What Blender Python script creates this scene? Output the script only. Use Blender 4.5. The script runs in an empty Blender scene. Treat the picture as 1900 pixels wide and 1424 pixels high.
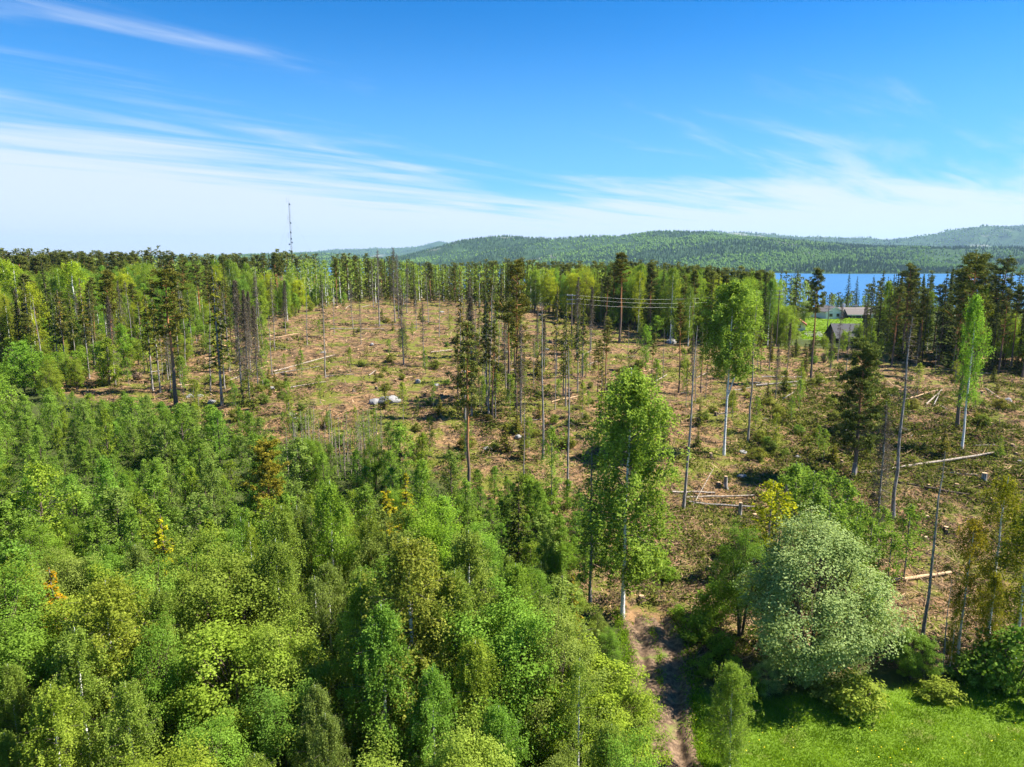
import bpy, math, random
import numpy as np
from mathutils import Vector
R = math.radians
rng = np.random.default_rng(7)
random.seed(7)
scene = bpy.context.scene
col = scene.collection

# ------------------------------------------------------------------ camera
CAM_Z = 27.0
PITCH = R(10.05)
FPX, CX, CY = 1320.0, 950.0, 712.0            # photograph pixels
cam = bpy.data.cameras.new('camera'); cam_ob = bpy.data.objects.new('camera', cam); col.objects.link(cam_ob)
cam.sensor_width = 36.0; cam.lens = 36.0*FPX/1900.0
cam.clip_start = 0.1; cam.clip_end = 60000
cam_ob.location = (0, 0, CAM_Z); cam_ob.rotation_euler = (R(90)-PITCH, 0, 0)
scene.camera = cam_ob

# ------------------------------------------------------------------ light
SUN_AZ, SUN_EL = R(86), R(50)                 # azimuth clockwise from the view direction
sun = bpy.data.lights.new('sun', 'SUN'); sun.energy = 5.0; sun.angle = R(0.53); sun.color = (1.0, 0.945, 0.86)
sun_ob = bpy.data.objects.new('sun', sun); col.objects.link(sun_ob)
sd = Vector((math.sin(SUN_AZ)*math.cos(SUN_EL), math.cos(SUN_AZ)*math.cos(SUN_EL), math.sin(SUN_EL)))
sun_ob.rotation_euler = sd.to_track_quat('Z', 'Y').to_euler(); sun_ob.location = (60, 20, 80)

world = bpy.data.worlds.new('World'); scene.world = world; world.use_nodes = True
wt = world.node_tree; wt.nodes.clear()
def wn(t, **kw):
    n = wt.nodes.new(t)
    for k, v in kw.items(): setattr(n, k, v)
    return n
def wl(a, b): wt.links.new(a, b)
def wm(op, a, b=None, c=None, clamp=False):
    n = wn('ShaderNodeMath', operation=op); n.use_clamp = clamp
    for i, v in enumerate((a, b, c)):
        if v is None: continue
        if isinstance(v, (int, float)): n.inputs[i].default_value = v
        else: wl(v, n.inputs[i])
    return n.outputs[0]
sky = wn('ShaderNodeTexSky', sky_type='NISHITA'); sky.sun_disc = False
sky.sun_elevation = SUN_EL; sky.sun_rotation = SUN_AZ; sky.altitude = 200; sky.air_density = 1.0; sky.dust_density = 0.0; sky.ozone_density = 4.0
hs = wn('ShaderNodeHueSaturation'); hs.inputs['Hue'].default_value = 0.508; hs.inputs['Saturation'].default_value = 2.2; hs.inputs['Value'].default_value = .95
wl(sky.outputs[0], hs.inputs['Color'])
tc = wn('ShaderNodeTexCoord'); sx = wn('ShaderNodeSeparateXYZ'); wl(tc.outputs['Generated'], sx.inputs[0])
zc = wm('ADD', wm('MAXIMUM', sx.outputs[2], 0.0), 0.035)
px_ = wm('DIVIDE', sx.outputs[0], zc); py_ = wm('DIVIDE', sx.outputs[1], zc)
# streak coordinates: u across the wind, v along it
u = wm('SUBTRACT', wm('MULTIPLY', px_, 0.72), wm('MULTIPLY', py_, 0.70))
v = wm('ADD', wm('MULTIPLY', px_, 0.70), wm('MULTIPLY', py_, 0.72))
cmb = wn('ShaderNodeCombineXYZ'); wl(wm('MULTIPLY', u, 1.0), cmb.inputs[0]); wl(wm('MULTIPLY', v, 0.28), cmb.inputs[1])
n1 = wn('ShaderNodeTexNoise'); n1.inputs['Scale'].default_value = 0.75; n1.inputs['Detail'].default_value = 8; n1.inputs['Roughness'].default_value = 0.58; n1.inputs['Distortion'].default_value = 0.5
wl(cmb.outputs[0], n1.inputs['Vector'])
cmb2 = wn('ShaderNodeCombineXYZ'); wl(wm('MULTIPLY', u, 2.4), cmb2.inputs[0]); wl(wm('MULTIPLY', v, 0.5), cmb2.inputs[1])
n2 = wn('ShaderNodeTexNoise'); n2.inputs['Scale'].default_value = 0.8; n2.inputs['Detail'].default_value = 6; n2.inputs['Roughness'].default_value = 0.55; n2.inputs['Distortion'].default_value = 0.7
wl(cmb2.outputs[0], n2.inputs['Vector'])
side = wm('MAXIMUM', wm('MULTIPLY', px_, -0.42), wm('MULTIPLY', px_, 0.20))
s = wm('ADD', wm('MULTIPLY', py_, 0.25), side)
s = wm('ADD', s, wm('MULTIPLY', wm('SUBTRACT', n1.outputs[0], 0.5), 3.0))
s = wm('ADD', s, wm('MULTIPLY', wm('SUBTRACT', n2.outputs[0], 0.5), 2.7))
mr = wn('ShaderNodeMapRange', interpolation_type='SMOOTHSTEP'); wl(s, mr.inputs[0])
mr.inputs[1].default_value = 1.6; mr.inputs[2].default_value = 3.3; mr.inputs[3].default_value = 0.0; mr.inputs[4].default_value = 0.92
hz = wn('ShaderNodeMapRange', interpolation_type='SMOOTHSTEP'); wl(sx.outputs[2], hz.inputs[0])
hz.inputs[1].default_value = 0.10; hz.inputs[2].default_value = 0.0; hz.inputs[3].default_value = 0.0; hz.inputs[4].default_value = 0.7
fac = wm('MAXIMUM', mr.outputs[0], hz.outputs[0])
mixc = wn('ShaderNodeMix', data_type='RGBA'); wl(fac, mixc.inputs[0])
ht = wn('ShaderNodeMapRange', interpolation_type='SMOOTHSTEP'); wl(sx.outputs[2], ht.inputs[0])
ht.inputs[1].default_value = 0.34; ht.inputs[2].default_value = 0.0; ht.inputs[3].default_value = 0.0; ht.inputs[4].default_value = 0.8
mixh = wn('ShaderNodeMix', data_type='RGBA'); wl(ht.outputs[0], mixh.inputs[0]); wl(hs.outputs[0], mixh.inputs[6]); mixh.inputs[7].default_value = (1.7, 3.9, 7.2, 1); wl(mixh.outputs[2], mixc.inputs[6])
mixc.inputs[7].default_value = (4.7, 5.2, 6.0, 1)
bg = wn('ShaderNodeBackground'); bg.inputs['Strength'].default_value = 0.066
wl(mixc.outputs[2], bg.inputs['Color']); wo = wn('ShaderNodeOutputWorld'); wl(bg.outputs[0], wo.inputs[0])

scene.view_settings.view_transform = 'Standard'; scene.view_settings.look = 'None'
scene.view_settings.gamma = 1.0; scene.view_settings.exposure = 1.45; scene.view_settings.use_curve_mapping = False
cy = scene.cycles
cy.max_bounces = 8; cy.diffuse_bounces = 5; cy.glossy_bounces = 2; cy.transmission_bounces = 4; cy.volume_bounces = 0; cy.transparent_max_bounces = 8
cy.use_denoising = True

# ------------------------------------------------------------------ terrain functions
def hsh(ix, iy, seed):
    n = (ix.astype(np.int64)*374761393 + iy.astype(np.int64)*668265263 + seed*1442695) & 0x7fffffff
    n = ((n ^ (n >> 13))*1274126177) & 0x7fffffff
    return ((n ^ (n >> 16)) & 0xffff)/65535.0
def vnoise(x, y, seed=0):
    x = np.asarray(x, float); y = np.asarray(y, float)
    ix = np.floor(x); iy = np.floor(y); fx = x-ix; fy = y-iy
    fx = fx*fx*(3-2*fx); fy = fy*fy*(3-2*fy)
    a = hsh(ix, iy, seed); b = hsh(ix+1, iy, seed); c = hsh(ix, iy+1, seed); d = hsh(ix+1, iy+1, seed)
    return (a*(1-fx)+b*fx)*(1-fy)+(c*(1-fx)+d*fx)*fy
def fbm(x, y, seed=0, o=4):
    s = 0; a = 0.5; t = 0
    for k in range(o):
        s = s + a*vnoise(np.asarray(x)*2**k+k*17.3, np.asarray(y)*2**k-k*9.1, seed+k); t += a; a *= 0.5
    return s/t
TC = np.array([-0.75, -0.45, -0.2, 0.0, 0.2, 0.42, 0.75])
TABLE = [(-400, [0, 0, 0, 0, 0, 0, 0]), (30, [0, 0, 0, 0, 0, 0, 0]), (45, [.5, .3, .1, 0, 0, 0, 0]), (63, [2, 1.5, 1, .6, .5, .5, .5]), (75, [3, 3, 2.5, 2, 2, 1.8, 1.5]),
         (84, [4, 4, 4, 3.4, 3.4, 3, 3]), (100, [5.5, 6, 6, 5.4, 5.2, 5, 4.8]), (130, [7, 7.5, 7.6, 7, 6.8, 6, 5.4]), (160, [8, 8.5, 8.8, 8.4, 8, 6, 5.6]),
         (190, [9, 9.3, 10, 9.4, 8, 5, 5]), (240, [10, 10.5, 11, 10.5, 7.2, 4, 4]), (290, [11, 11.5, 11.6, 10.2, 6.2, 3, 3]), (400, [12.5, 12.3, 11.2, 7, 2.5, -3, -3]),
         (600, [14, 13, 9, -4, -12, -18, -18]), (800, [17, 15, 6, -17, -24, -27, -27]), (1100, [21, 16, -8, -28, -32, -32, -32]), (1500, [27, 14, -30, -36, -36, -36, -36]), (1900, [5, -25, -36, -36, -36, -36, -36])]
TY = np.array([r[0] for r in TABLE], float); TZ = np.array([r[1] for r in TABLE], float)
_fy = np.concatenate([np.arange(-400, 0, 20.), np.arange(0, 420, 2.5), np.arange(420, 1901, 20.)])
_cols = []
for k in range(len(TC)):
    zz = np.interp(_fy, TY, TZ[:, k])
    for it in range(3): zz[1:-1] = (zz[:-2]+2*zz[1:-1]+zz[2:])/4
    _cols.append(zz)
_cols = np.array(_cols)
# the forwarder track, from the meadow up into the clearing
def pix_dir(px, py):
    a = (np.asarray(px, float)-CX)/FPX; b = (CY-np.asarray(py, float))/FPX
    return a, math.cos(PITCH)+b*math.sin(PITCH), -math.sin(PITCH)+b*math.cos(PITCH)
def gbase(x, y):
    x = np.asarray(x, float); y = np.asarray(y, float)
    t = np.clip(x/np.maximum(y, 40.0), -0.75, 0.75)
    ti = np.clip(np.searchsorted(TC, t)-1, 0, len(TC)-2)
    tf = (t-TC[ti])/(TC[ti+1]-TC[ti]); tf = tf*tf*(3-2*tf)
    yi = np.clip(np.searchsorted(_fy, y)-1, 0, len(_fy)-2)
    yf = np.clip((y-_fy[yi])/(_fy[yi+1]-_fy[yi]), 0, 1)
    z0 = _cols[ti, yi]*(1-yf)+_cols[ti, yi+1]*yf
    z1 = _cols[ti+1, yi]*(1-yf)+_cols[ti+1, yi+1]*yf
    return z0*(1-tf)+z1*tf
TRACK = np.array([(9.0, 26.0), (8.6, 31.0), (8.2, 34.5), (8.6, 38.0), (9.6, 42.0), (10.3, 46.0), (10.2, 51.0)])
def track_dist(x, y):
    x = np.asarray(x, float); y = np.asarray(y, float); best = np.full(np.broadcast(x, y).shape, 1e9); side = np.zeros_like(best); along = np.zeros_like(best); acc = 0.
    for (ax, ay), (bx, by) in zip(TRACK[:-1], TRACK[1:]):
        dx, dy = bx-ax, by-ay; L = math.hypot(dx, dy)
        tt = np.clip(((x-ax)*dx+(y-ay)*dy)/(L*L), 0, 1)
        d = np.hypot(x-ax-tt*dx, y-ay-tt*dy); sg = ((x-ax)*dy-(y-ay)*dx)/L
        m = d < best; best = np.where(m, d, best); side = np.where(m, sg, side); along = np.where(m, acc+tt*L, along); acc += L
    return best, side, along
def ground(x, y, raw=False):
    x = np.asarray(x, float); y = np.asarray(y, float)
    z = gbase(x, y)
    rough = np.clip((y-48)/20, 0, 1)*np.clip((x+ y*0.75+20)/60, 0.3, 1)
    z = z+rough*((fbm(x/9.0, y/9.0, 3, 3)-0.5)*1.9+(fbm(x/2.4, y/2.4, 11, 3)-0.5)*0.95)
    z = z+(fbm(x/60.0, y/60.0, 21, 2)-0.5)*np.clip((y-150)/200, 0, 1)*5
    if not raw:
        d, _, _ = track_dist(x, y)
        z = z-0.42*np.clip((2.1-d)/0.7, 0, 1)
    return z
def raycast(px, py, dmax=1500.):
    px = np.atleast_1d(np.asarray(px, float)); py = np.atleast_1d(np.asarray(py, float))
    dx, dy, dz = pix_dir(px, py)
    if len(px) < 60:
        tv = np.concatenate([np.arange(18, 130, 1.), np.geomspace(131, dmax, 160)])[:, None]
        for it in range(2):
            h = CAM_Z+dz*tv-ground(dx*tv, dy*tv, True); neg = h < 0
            k = np.where(neg.any(0), np.maximum(neg.argmax(0), 1), len(tv)-1); j = np.arange(len(px)); tb = np.broadcast_to(tv, h.shape)
            lo, hi = tb[k-1, j], tb[k, j]; done = neg.any(0); tv = lo+(hi-lo)*np.linspace(0, 1, 40)[:, None]
        return dx*hi, dy*hi, done
    ts = np.concatenate([np.arange(18, 130, 0.5), np.geomspace(130, dmax, 220)])
    lo = np.full(px.shape, np.nan); done = np.zeros(px.shape, bool); prev = np.full(px.shape, 18.)
    hi = np.full(px.shape, dmax)
    for t in ts:
        h = CAM_Z+dz*t-ground(dx*t, dy*t, True)
        hit = (~done) & (h < 0)
        lo[hit] = prev[hit]; hi[hit] = t; done |= hit
        prev = np.where(done, prev, t)
    lo = np.where(done, lo, dmax)
    for _ in range(12):
        m = (lo+hi)/2; h = CAM_Z+dz*m-ground(dx*m, dy*m, True)
        lo = np.where(h > 0, m, lo); hi = np.where(h > 0, hi, m)
    return dx*hi, dy*hi, done
def top_z(y, py):
    k = (CY-py)/FPX
    return CAM_Z+y*(k*math.cos(PITCH)-math.sin(PITCH))/(math.cos(PITCH)+k*math.sin(PITCH))
def project(x, y, z):
    zz = np.asarray(z)-CAM_Z; b = y*math.cos(PITCH)-zz*math.sin(PITCH); a = y*math.sin(PITCH)+zz*math.cos(PITCH)
    return CX+FPX*np.asarray(x)/b, CY-FPX*a/b
def x_at(px, y, z):
    b = y*math.cos(PITCH)-(z-CAM_Z)*math.sin(PITCH)
    return (px-CX)/FPX*b
def inpoly(px, py, poly):
    px = np.asarray(px); py = np.asarray(py); c = np.zeros(px.shape, bool); n = len(poly)
    for i in range(n):
        x0, y0 = poly[i]; x1, y1 = poly[(i+1) % n]
        if y0 == y1: continue
        m = ((y0 > py) != (y1 > py)) & (px < (x1-x0)*(py-y0)/(y1-y0)+x0)
        c ^= m
    return c

# ------------------------------------------------------------------ materials
def material(name):
    m = bpy.data.materials.new(name); m.use_nodes = True; m.node_tree.nodes.clear()
    return m, m.node_tree
class NT:
    def __init__(s, nt): s.nt = nt
    def n(s, t, **kw):
        n = s.nt.nodes.new(t)
        for k, v in kw.items(): setattr(n, k, v)
        return n
    def l(s, a, b): s.nt.links.new(a, b)
    def mix(s, f, a, b, blend='MIX'):
        n = s.n('ShaderNodeMix', data_type='RGBA', blend_type=blend)
        for i, v in ((0, f), (6, a), (7, b)):
            if isinstance(v, (int, float)): n.inputs[i].default_value = v
            elif isinstance(v, tuple): n.inputs[i].default_value = (*v, 1) if len(v) == 3 else v
            else: s.l(v, n.inputs[i])
        return n.outputs[2]
    def noise(s, scale, detail=4, rough=.55, vec=None, dist=0.):
        n = s.n('ShaderNodeTexNoise'); n.inputs['Scale'].default_value = scale; n.inputs['Detail'].default_value = detail
        n.inputs['Roughness'].default_value = rough; n.inputs['Distortion'].default_value = dist
        if vec is not None: s.l(vec, n.inputs['Vector'])
        return n.outputs[0]
    def ramp(s, fac, a, b, lo=0., hi=1.):
        n = s.n('ShaderNodeMapRange', interpolation_type='SMOOTHSTEP'); s.l(fac, n.inputs[0])
        n.inputs[1].default_value = a; n.inputs[2].default_value = b; n.inputs[3].default_value = lo; n.inputs[4].default_value = hi
        return n.outputs[0]
    def attr(s, name): return s.n('ShaderNodeAttribute', attribute_name=name)
    def math(s, op, a, b):
        n = s.n('ShaderNodeMath', operation=op)
        for i, v in enumerate((a, b)):
            if isinstance(v, (int, float)): n.inputs[i].default_value = v
            else: s.l(v, n.inputs[i])
        return n.outputs[0]
    def geo(s, out='Position'): return s.n('ShaderNodeNewGeometry').outputs[out]
    def obj(s): return s.n('ShaderNodeTexCoord').outputs['Object']
    def bsdf(s, colr, rough=.9, spec=.2, bump=None, bstr=.4, bdist=.05, metal=0.):
        b = s.n('ShaderNodeBsdfPrincipled'); b.inputs['Roughness'].default_value = rough; b.inputs['Specular IOR Level'].default_value = spec; b.inputs['Metallic'].default_value = metal
        if isinstance(colr, tuple): b.inputs['Base Color'].default_value = (*colr, 1)
        else: s.l(colr, b.inputs['Base Color'])
        if bump is not None:
            bn = s.n('ShaderNodeBump'); bn.inputs['Strength'].default_value = bstr; bn.inputs['Distance'].default_value = bdist
            s.l(bump, bn.inputs['Height']); s.l(bn.outputs[0], b.inputs['Normal'])
        o = s.n('ShaderNodeOutputMaterial'); s.l(b.outputs[0], o.inputs[0])
        return b
def foliage(name, dark, light, trans=0.45, gloss=0.05):
    m, nt = material(name); t = NT(nt)
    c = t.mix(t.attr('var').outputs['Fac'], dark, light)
    oi = t.n('ShaderNodeObjectInfo')
    c = t.mix(1.0, c, oi.outputs['Color'], 'MULTIPLY')
    d = t.n('ShaderNodeBsdfDiffuse'); t.l(c, d.inputs[0])
    tr = t.n('ShaderNodeBsdfTranslucent')
    t.l(t.mix(1.0, c, (1.18, 1.12, 0.65), 'MULTIPLY'), tr.inputs[0])
    mx = t.n('ShaderNodeMixShader'); mx.inputs[0].default_value = trans; t.l(d.outputs[0], mx.inputs[1]); t.l(tr.outputs[0], mx.inputs[2])
    o = t.n('ShaderNodeOutputMaterial'); t.l(mx.outputs[0], o.inputs[0])
    return m
M = {}
M['birch_leaf'] = foliage('birch_leaf', (.115, .18, .022), (.34, .45, .085), .5)
M['young_leaf'] = foliage('young_birch_leaf', (.12, .20, .024), (.33, .45, .08), .5)
M['broad_leaf'] = foliage('broadleaf_leaf', (.14, .21, .024), (.36, .46, .08), .5)
M['willow_leaf'] = foliage('willow_leaf', (.17, .24, .065), (.42, .52, .20), .42)
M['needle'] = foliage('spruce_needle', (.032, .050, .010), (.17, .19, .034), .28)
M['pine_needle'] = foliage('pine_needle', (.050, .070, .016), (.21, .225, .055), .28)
M['brown_needle'] = foliage('dry_needle', (.055, .045, .028), (.16, .13, .075), .15, .03)
M['far_leaf'] = foliage('far_tree_leaf', (.024, .060, .014), (.20, .34, .05), .3)
M['moss'] = foliage('heather_and_bilberry', (.045, .065, .010), (.21, .20, .028), .3)
M['grass'] = foliage('grass_blade', (.085, .17, .008), (.24, .38, .022), .4)
def barkmat(name, a, b, sc=(6, 6, 1.2), n=1.0, lo=.4, hi=.65):
    m, nt = material(name); t = NT(nt)
    mp = t.n('ShaderNodeMapping'); mp.inputs['Scale'].default_value = sc; t.l(t.obj(), mp.inputs[0])
    f = t.noise(n, 5, .65, mp.outputs[0]); c = t.mix(t.ramp(f, lo, hi), a, b)
    oi = t.n('ShaderNodeObjectInfo'); c = t.mix(1., c, oi.outputs['Color'], 'MULTIPLY')
    t.bsdf(c, .92, .1, f, .6, .04)
    return m
M['birch_bark'] = barkmat('birch_bark', (.70, .69, .64), (.05, .045, .04), (3, 3, 7), 1.1, .56, .66)
M['grey_bark'] = barkmat('grey_dead_bark', (.16, .14, .12), (.42, .38, .33), (8, 8, 1.5))
M['brown_bark'] = barkmat('brown_bark', (.075, .052, .035), (.20, .155, .115), (8, 8, 1.5))
M['dead_wood'] = barkmat('dead_wood', (.22, .17, .12), (.48, .42, .34), (5, 5, 5))
M['fresh_wood'] = barkmat('fresh_cut_wood', (.42, .27, .14), (.66, .48, .29), (9, 9, 9))
M['twig'] = barkmat('twig_bark', (.075, .06, .05), (.21, .18, .15), (9, 9, 9))
def pine_bark():
    m, nt = material('pine_bark'); t = NT(nt)
    mp = t.n('ShaderNodeMapping'); mp.inputs['Scale'].default_value = (7, 7, 2); t.l(t.obj(), mp.inputs[0])
    f = t.noise(1.2, 5, .6, mp.outputs[0])
    sp = t.n('ShaderNodeSeparateXYZ'); t.l(t.obj(), sp.inputs[0])
    lo = t.mix(f, (.07, .05, .04), (.24, .18, .14)); hi = t.mix(f, (.26, .10, .035), (.50, .24, .10))
    c = t.mix(t.ramp(sp.outputs[2], 4., 9.), lo, hi)
    t.bsdf(c, .9, .1, f, .6, .04); return m
M['pine_bark'] = pine_bark()
def varmat(name, a, b, rough=.95):
    m, nt = material(name); t = NT(nt)
    t.bsdf(t.mix(t.attr('var').outputs['Fac'], a, b), rough, .1); return m
def plain(name, c, rough=.7, spec=.3, metal=0., nscale=3., amt=.25):
    m, nt = material(name); t = NT(nt)
    f = t.noise(nscale, 5, .6, t.obj()); d = tuple(x*(1-amt) for x in c)
    t.bsdf(t.mix(f, d, c), rough, spec, f, .15, .02, metal); return m
M['rock'] = plain('granite', (.36, .35, .33), .9, .15, 0, 2.5, .55)
M['white_paint'] = plain('white_painted_boards', (.80, .80, .78), .6, .3, 0, 3, .06)
M['roof_tile'] = plain('roof_tile', (.20, .17, .15), .85, .2, 0, 6, .3)
M['red_trim'] = plain('red_tile', (.32, .10, .05), .8)
M['dark_roof'] = plain('dark_roofing', (.10, .10, .105), .9, .2, 0, 4, .3)
M['dark_wood'] = plain('dark_boards', (.035, .04, .045), .8)
M['brick'] = plain('brick_chimney', (.42, .36, .32), .9)
M['galv'] = plain('galvanised_steel', (.42, .43, .44), .45, .5, .6)
M['pole_wood'] = plain('creosoted_pole', (.16, .13, .105), .9)
M['wire'] = plain('power_wire', (.24, .25, .25), .5, .5, .5)
M['porcelain'] = plain('porcelain', (.55, .56, .52), .3, .5)
M['gravel'] = plain('asphalt_drive', (.27, .26, .25), .95, .1, 0, 5, .4)
M['twigs'] = varmat('brash_twig', (.050, .036, .024), (.46, .30, .165))
M['chips'] = varmat('wood_chip', (.22, .11, .05), (.64, .40, .21))
M['flower'] = varmat('dandelion', (.75, .55, .02), (.9, .75, .05))
def glassmat():
    m, nt = material('window_glass'); t = NT(nt); t.bsdf((.03, .035, .04), .08, .6); return m
M['glass'] = glassmat()

# ------------------------------------------------------------------ mesh helpers
class MB:
    """collects quads and tris; build() links one mesh"""
    def __init__(s): s.v = []; s.q = []; s.t = []; s.qm = []; s.tm = []; s.var = []; s.n = 0
    def add(s, V, quads=None, tris=None, mat=0, var=None):
        V = np.asarray(V, float).reshape(-1, 3)
        if quads is not None and len(quads): q = np.asarray(quads, np.int64)+s.n; s.q.append(q); s.qm.append(np.full(len(q), mat))
        if tris is not None and len(tris): q = np.asarray(tris, np.int64)+s.n; s.t.append(q); s.tm.append(np.full(len(q), mat))
        s.v.append(V); s.var.append(np.full(len(V), .5) if var is None else np.broadcast_to(np.asarray(var, float), (len(V),)))
        s.n += len(V)
    def merge(s, o, loc=(0, 0, 0), rz=0., sc=(1, 1, 1), mat=0, dv=0.):
        V = np.concatenate(o.v); c, si = math.cos(rz), math.sin(rz)
        V = V*np.asarray(sc); V = np.stack([V[:, 0]*c-V[:, 1]*si, V[:, 0]*si+V[:, 1]*c, V[:, 2]], 1)+np.asarray(loc)
        n0 = s.n; s.v.append(V); s.var.append(np.clip(np.concatenate(o.var)+dv, 0, 1)); s.n += len(V)
        for q, m in zip(o.q, o.qm): s.q.append(q+n0); s.qm.append(m+mat)
        for q, m in zip(o.t, o.tm): s.t.append(q+n0); s.tm.append(m+mat)
    def mesh(s, name, mats, smooth=False):
        me = bpy.data.meshes.new(name)
        V = np.concatenate(s.v) if s.v else np.zeros((0, 3))
        Q = np.concatenate(s.q) if s.q else np.zeros((0, 4), np.int64); T = np.concatenate(s.t) if s.t else np.zeros((0, 3), np.int64)
        nq, ntr = len(Q), len(T)
        me.vertices.add(len(V)); me.vertices.foreach_set('co', V.astype(np.float32).ravel())
        me.loops.add(nq*4+ntr*3); me.polygons.add(nq+ntr)
        me.loops.foreach_set('vertex_index', np.concatenate([Q.ravel(), T.ravel()]).astype(np.int32))
        me.polygons.foreach_set('loop_start', np.concatenate([np.arange(nq)*4, nq*4+np.arange(ntr)*3]).astype(np.int32))
        mi = np.concatenate([np.concatenate(s.qm) if s.qm else np.zeros(0), np.concatenate(s.tm) if s.tm else np.zeros(0)]).astype(np.int32)
        for m in mats: me.materials.append(m)
        me.polygons.foreach_set('material_index', mi)
        me.polygons.foreach_set('use_smooth', np.full(nq+ntr, smooth))
        a = me.attributes.new('var', 'FLOAT', 'POINT'); a.data.foreach_set('value', np.concatenate(s.var).astype(np.float32))
        me.update(calc_edges=True)
        return me
    def build(s, name, mats, parent=None, smooth=False):
        return link(name, s.mesh(name, mats if isinstance(mats, list) else [mats], smooth), parent)
def link(name, me, parent=None):
    o = bpy.data.objects.new(name, me); col.objects.link(o)
    if parent is not None: o.parent = parent
    return o
def tag(o, label=None, cat=None, group=None, kind=None):
    if label: o['label'] = label
    if cat: o['category'] = cat
    if group: o['group'] = group
    if kind: o['kind'] = kind
    return o
def empty(name, loc=(0, 0, 0), rz=0., sc=(1, 1, 1)):
    o = bpy.data.objects.new(name, None); o.empty_display_size = .2; col.objects.link(o)
    o.location = loc; o.rotation_euler = (0, 0, rz); o.scale = sc
    return o
def unit(v): return v/np.maximum(np.linalg.norm(v, axis=-1, keepdims=True), 1e-9)
def leaves(mb, P, L, W, nrm=None, tan=None, var=None, mat=0, r=rng, fold=0.):
    """one diamond per point"""
    P = np.asarray(P).reshape(-1, 3); n = len(P)
    if nrm is None: nrm = r.normal(size=(n, 3))
    nrm = unit(nrm); t = r.normal(size=(n, 3)) if tan is None else np.asarray(tan)
    t = unit(t-nrm*np.sum(t*nrm, 1, keepdims=True)); b = np.cross(nrm, t)
    L = np.broadcast_to(np.asarray(L), (n,))[:, None]; W = np.broadcast_to(np.asarray(W), (n,))[:, None]
    V = np.stack([P-t*L*.5, P+b*W*.5+t*L*.08, P+t*L*.5, P-b*W*.5+t*L*.08], 1)
    vv = np.clip(r.random(n) if var is None else var, 0, 1)
    mb.add(V.reshape(-1, 3), np.arange(n*4).reshape(n, 4), mat=mat, var=np.repeat(vv, 4))
def sticks(mb, A, B, ra, rb, sides=3, mat=0, var=None, r=rng):
    A = np.asarray(A, float).reshape(-1, 3); B = np.asarray(B, float).reshape(-1, 3); n = len(A)
    d = unit(B-A); ref = np.where(np.abs(d[:, 2:3]) > .9, np.array([[1., 0, 0]]), np.array([[0, 0, 1.]]))
    s = unit(np.cross(d, ref)); w = np.cross(d, s)
    ra = np.broadcast_to(np.asarray(ra, float), (n,)); rb = np.broadcast_to(np.asarray(rb, float), (n,))
    an = np.arange(sides)*2*math.pi/sides
    ring = s[:, None]*np.cos(an)[None, :, None]+w[:, None]*np.sin(an)[None, :, None]
    V = np.concatenate([A[:, None]+ring*ra[:, None, None], B[:, None]+ring*rb[:, None, None]], 1)
    base = np.arange(n)[:, None]*2*sides; i = np.arange(sides)[None]; j = (i+1) % sides
    Q = np.stack([base+i, base+j, base+sides+j, base+sides+i], -1).reshape(-1, 4)
    vv = .5 if var is None else np.repeat(np.broadcast_to(var, (n,)), 2*sides)
    mb.add(V.reshape(-1, 3), Q, mat=mat, var=vv)
def tube(mb, pts, rad, sides=8, mat=0, cap=True, var=None):
    pts = np.asarray(pts, float); k = len(pts); rad = np.broadcast_to(np.asarray(rad, float), (k,))
    d = unit(np.gradient(pts, axis=0)); ref = np.array([1., 0, 0]) if abs(d[0][2]) > .8 else np.array([0, 0, 1.])
    s = unit(np.cross(d, ref)); w = np.cross(d, s); an = np.arange(sides)*2*math.pi/sides
    V = pts[:, None]+(s[:, None]*np.cos(an)[None, :, None]+w[:, None]*np.sin(an)[None, :, None])*rad[:, None, None]
    i = np.arange(sides); j = (i+1) % sides; Q = []
    for a in range(k-1): Q.append(np.stack([a*sides+i, a*sides+j, (a+1)*sides+j, (a+1)*sides+i], -1))
    mb.add(V.reshape(-1, 3), np.concatenate(Q), mat=mat, var=var)
    if cap:
        for a, fl in ((0, True), (k-1, False)):
            c = pts[a]; VV = np.concatenate([V[a], c[None]]); T = np.stack([i, j, np.full(sides, sides)], -1)
            mb.add(VV, tris=T[:, ::-1] if fl else T, mat=mat, var=var)
def box(mb, c, s, mat=0, rz=0.):
    c = np.asarray(c, float); x, y, z = np.asarray(s, float)/2
    V = np.array([(-x, -y, -z), (x, -y, -z), (x, y, -z), (-x, y, -z), (-x, -y, z), (x, -y, z), (x, y, z), (-x, y, z)])
    if rz: co, si = math.cos(rz), math.sin(rz); V = np.stack([V[:, 0]*co-V[:, 1]*si, V[:, 0]*si+V[:, 1]*co, V[:, 2]], 1)
    mb.add(V+c, [(0, 3, 2, 1), (4, 5, 6, 7), (0, 1, 5, 4), (1, 2, 6, 5), (2, 3, 7, 6), (3, 0, 4, 7)], mat=mat)
def trunk_path(H, r, bend=.02, k=9):
    z = np.linspace(0, H, k); off = np.cumsum(r.normal(size=(k, 2))*bend*H/k*2, 0); off -= off[0]
    return np.stack([off[:, 0], off[:, 1], z], 1)
def at_h(path, h):
    return np.stack([np.interp(h, path[:, 2], path[:, i]) for i in range(3)], -1)
def trunk(mb, path, r0, r1=.02, sides=7, flare=1.35):
    z = path[:, 2]/path[-1, 2]; rad = r0*(1-z)**.8+r1; rad[0] *= flare
    p = path.copy(); p[0, 2] -= .5
    tube(mb, p, rad, sides)

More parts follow.
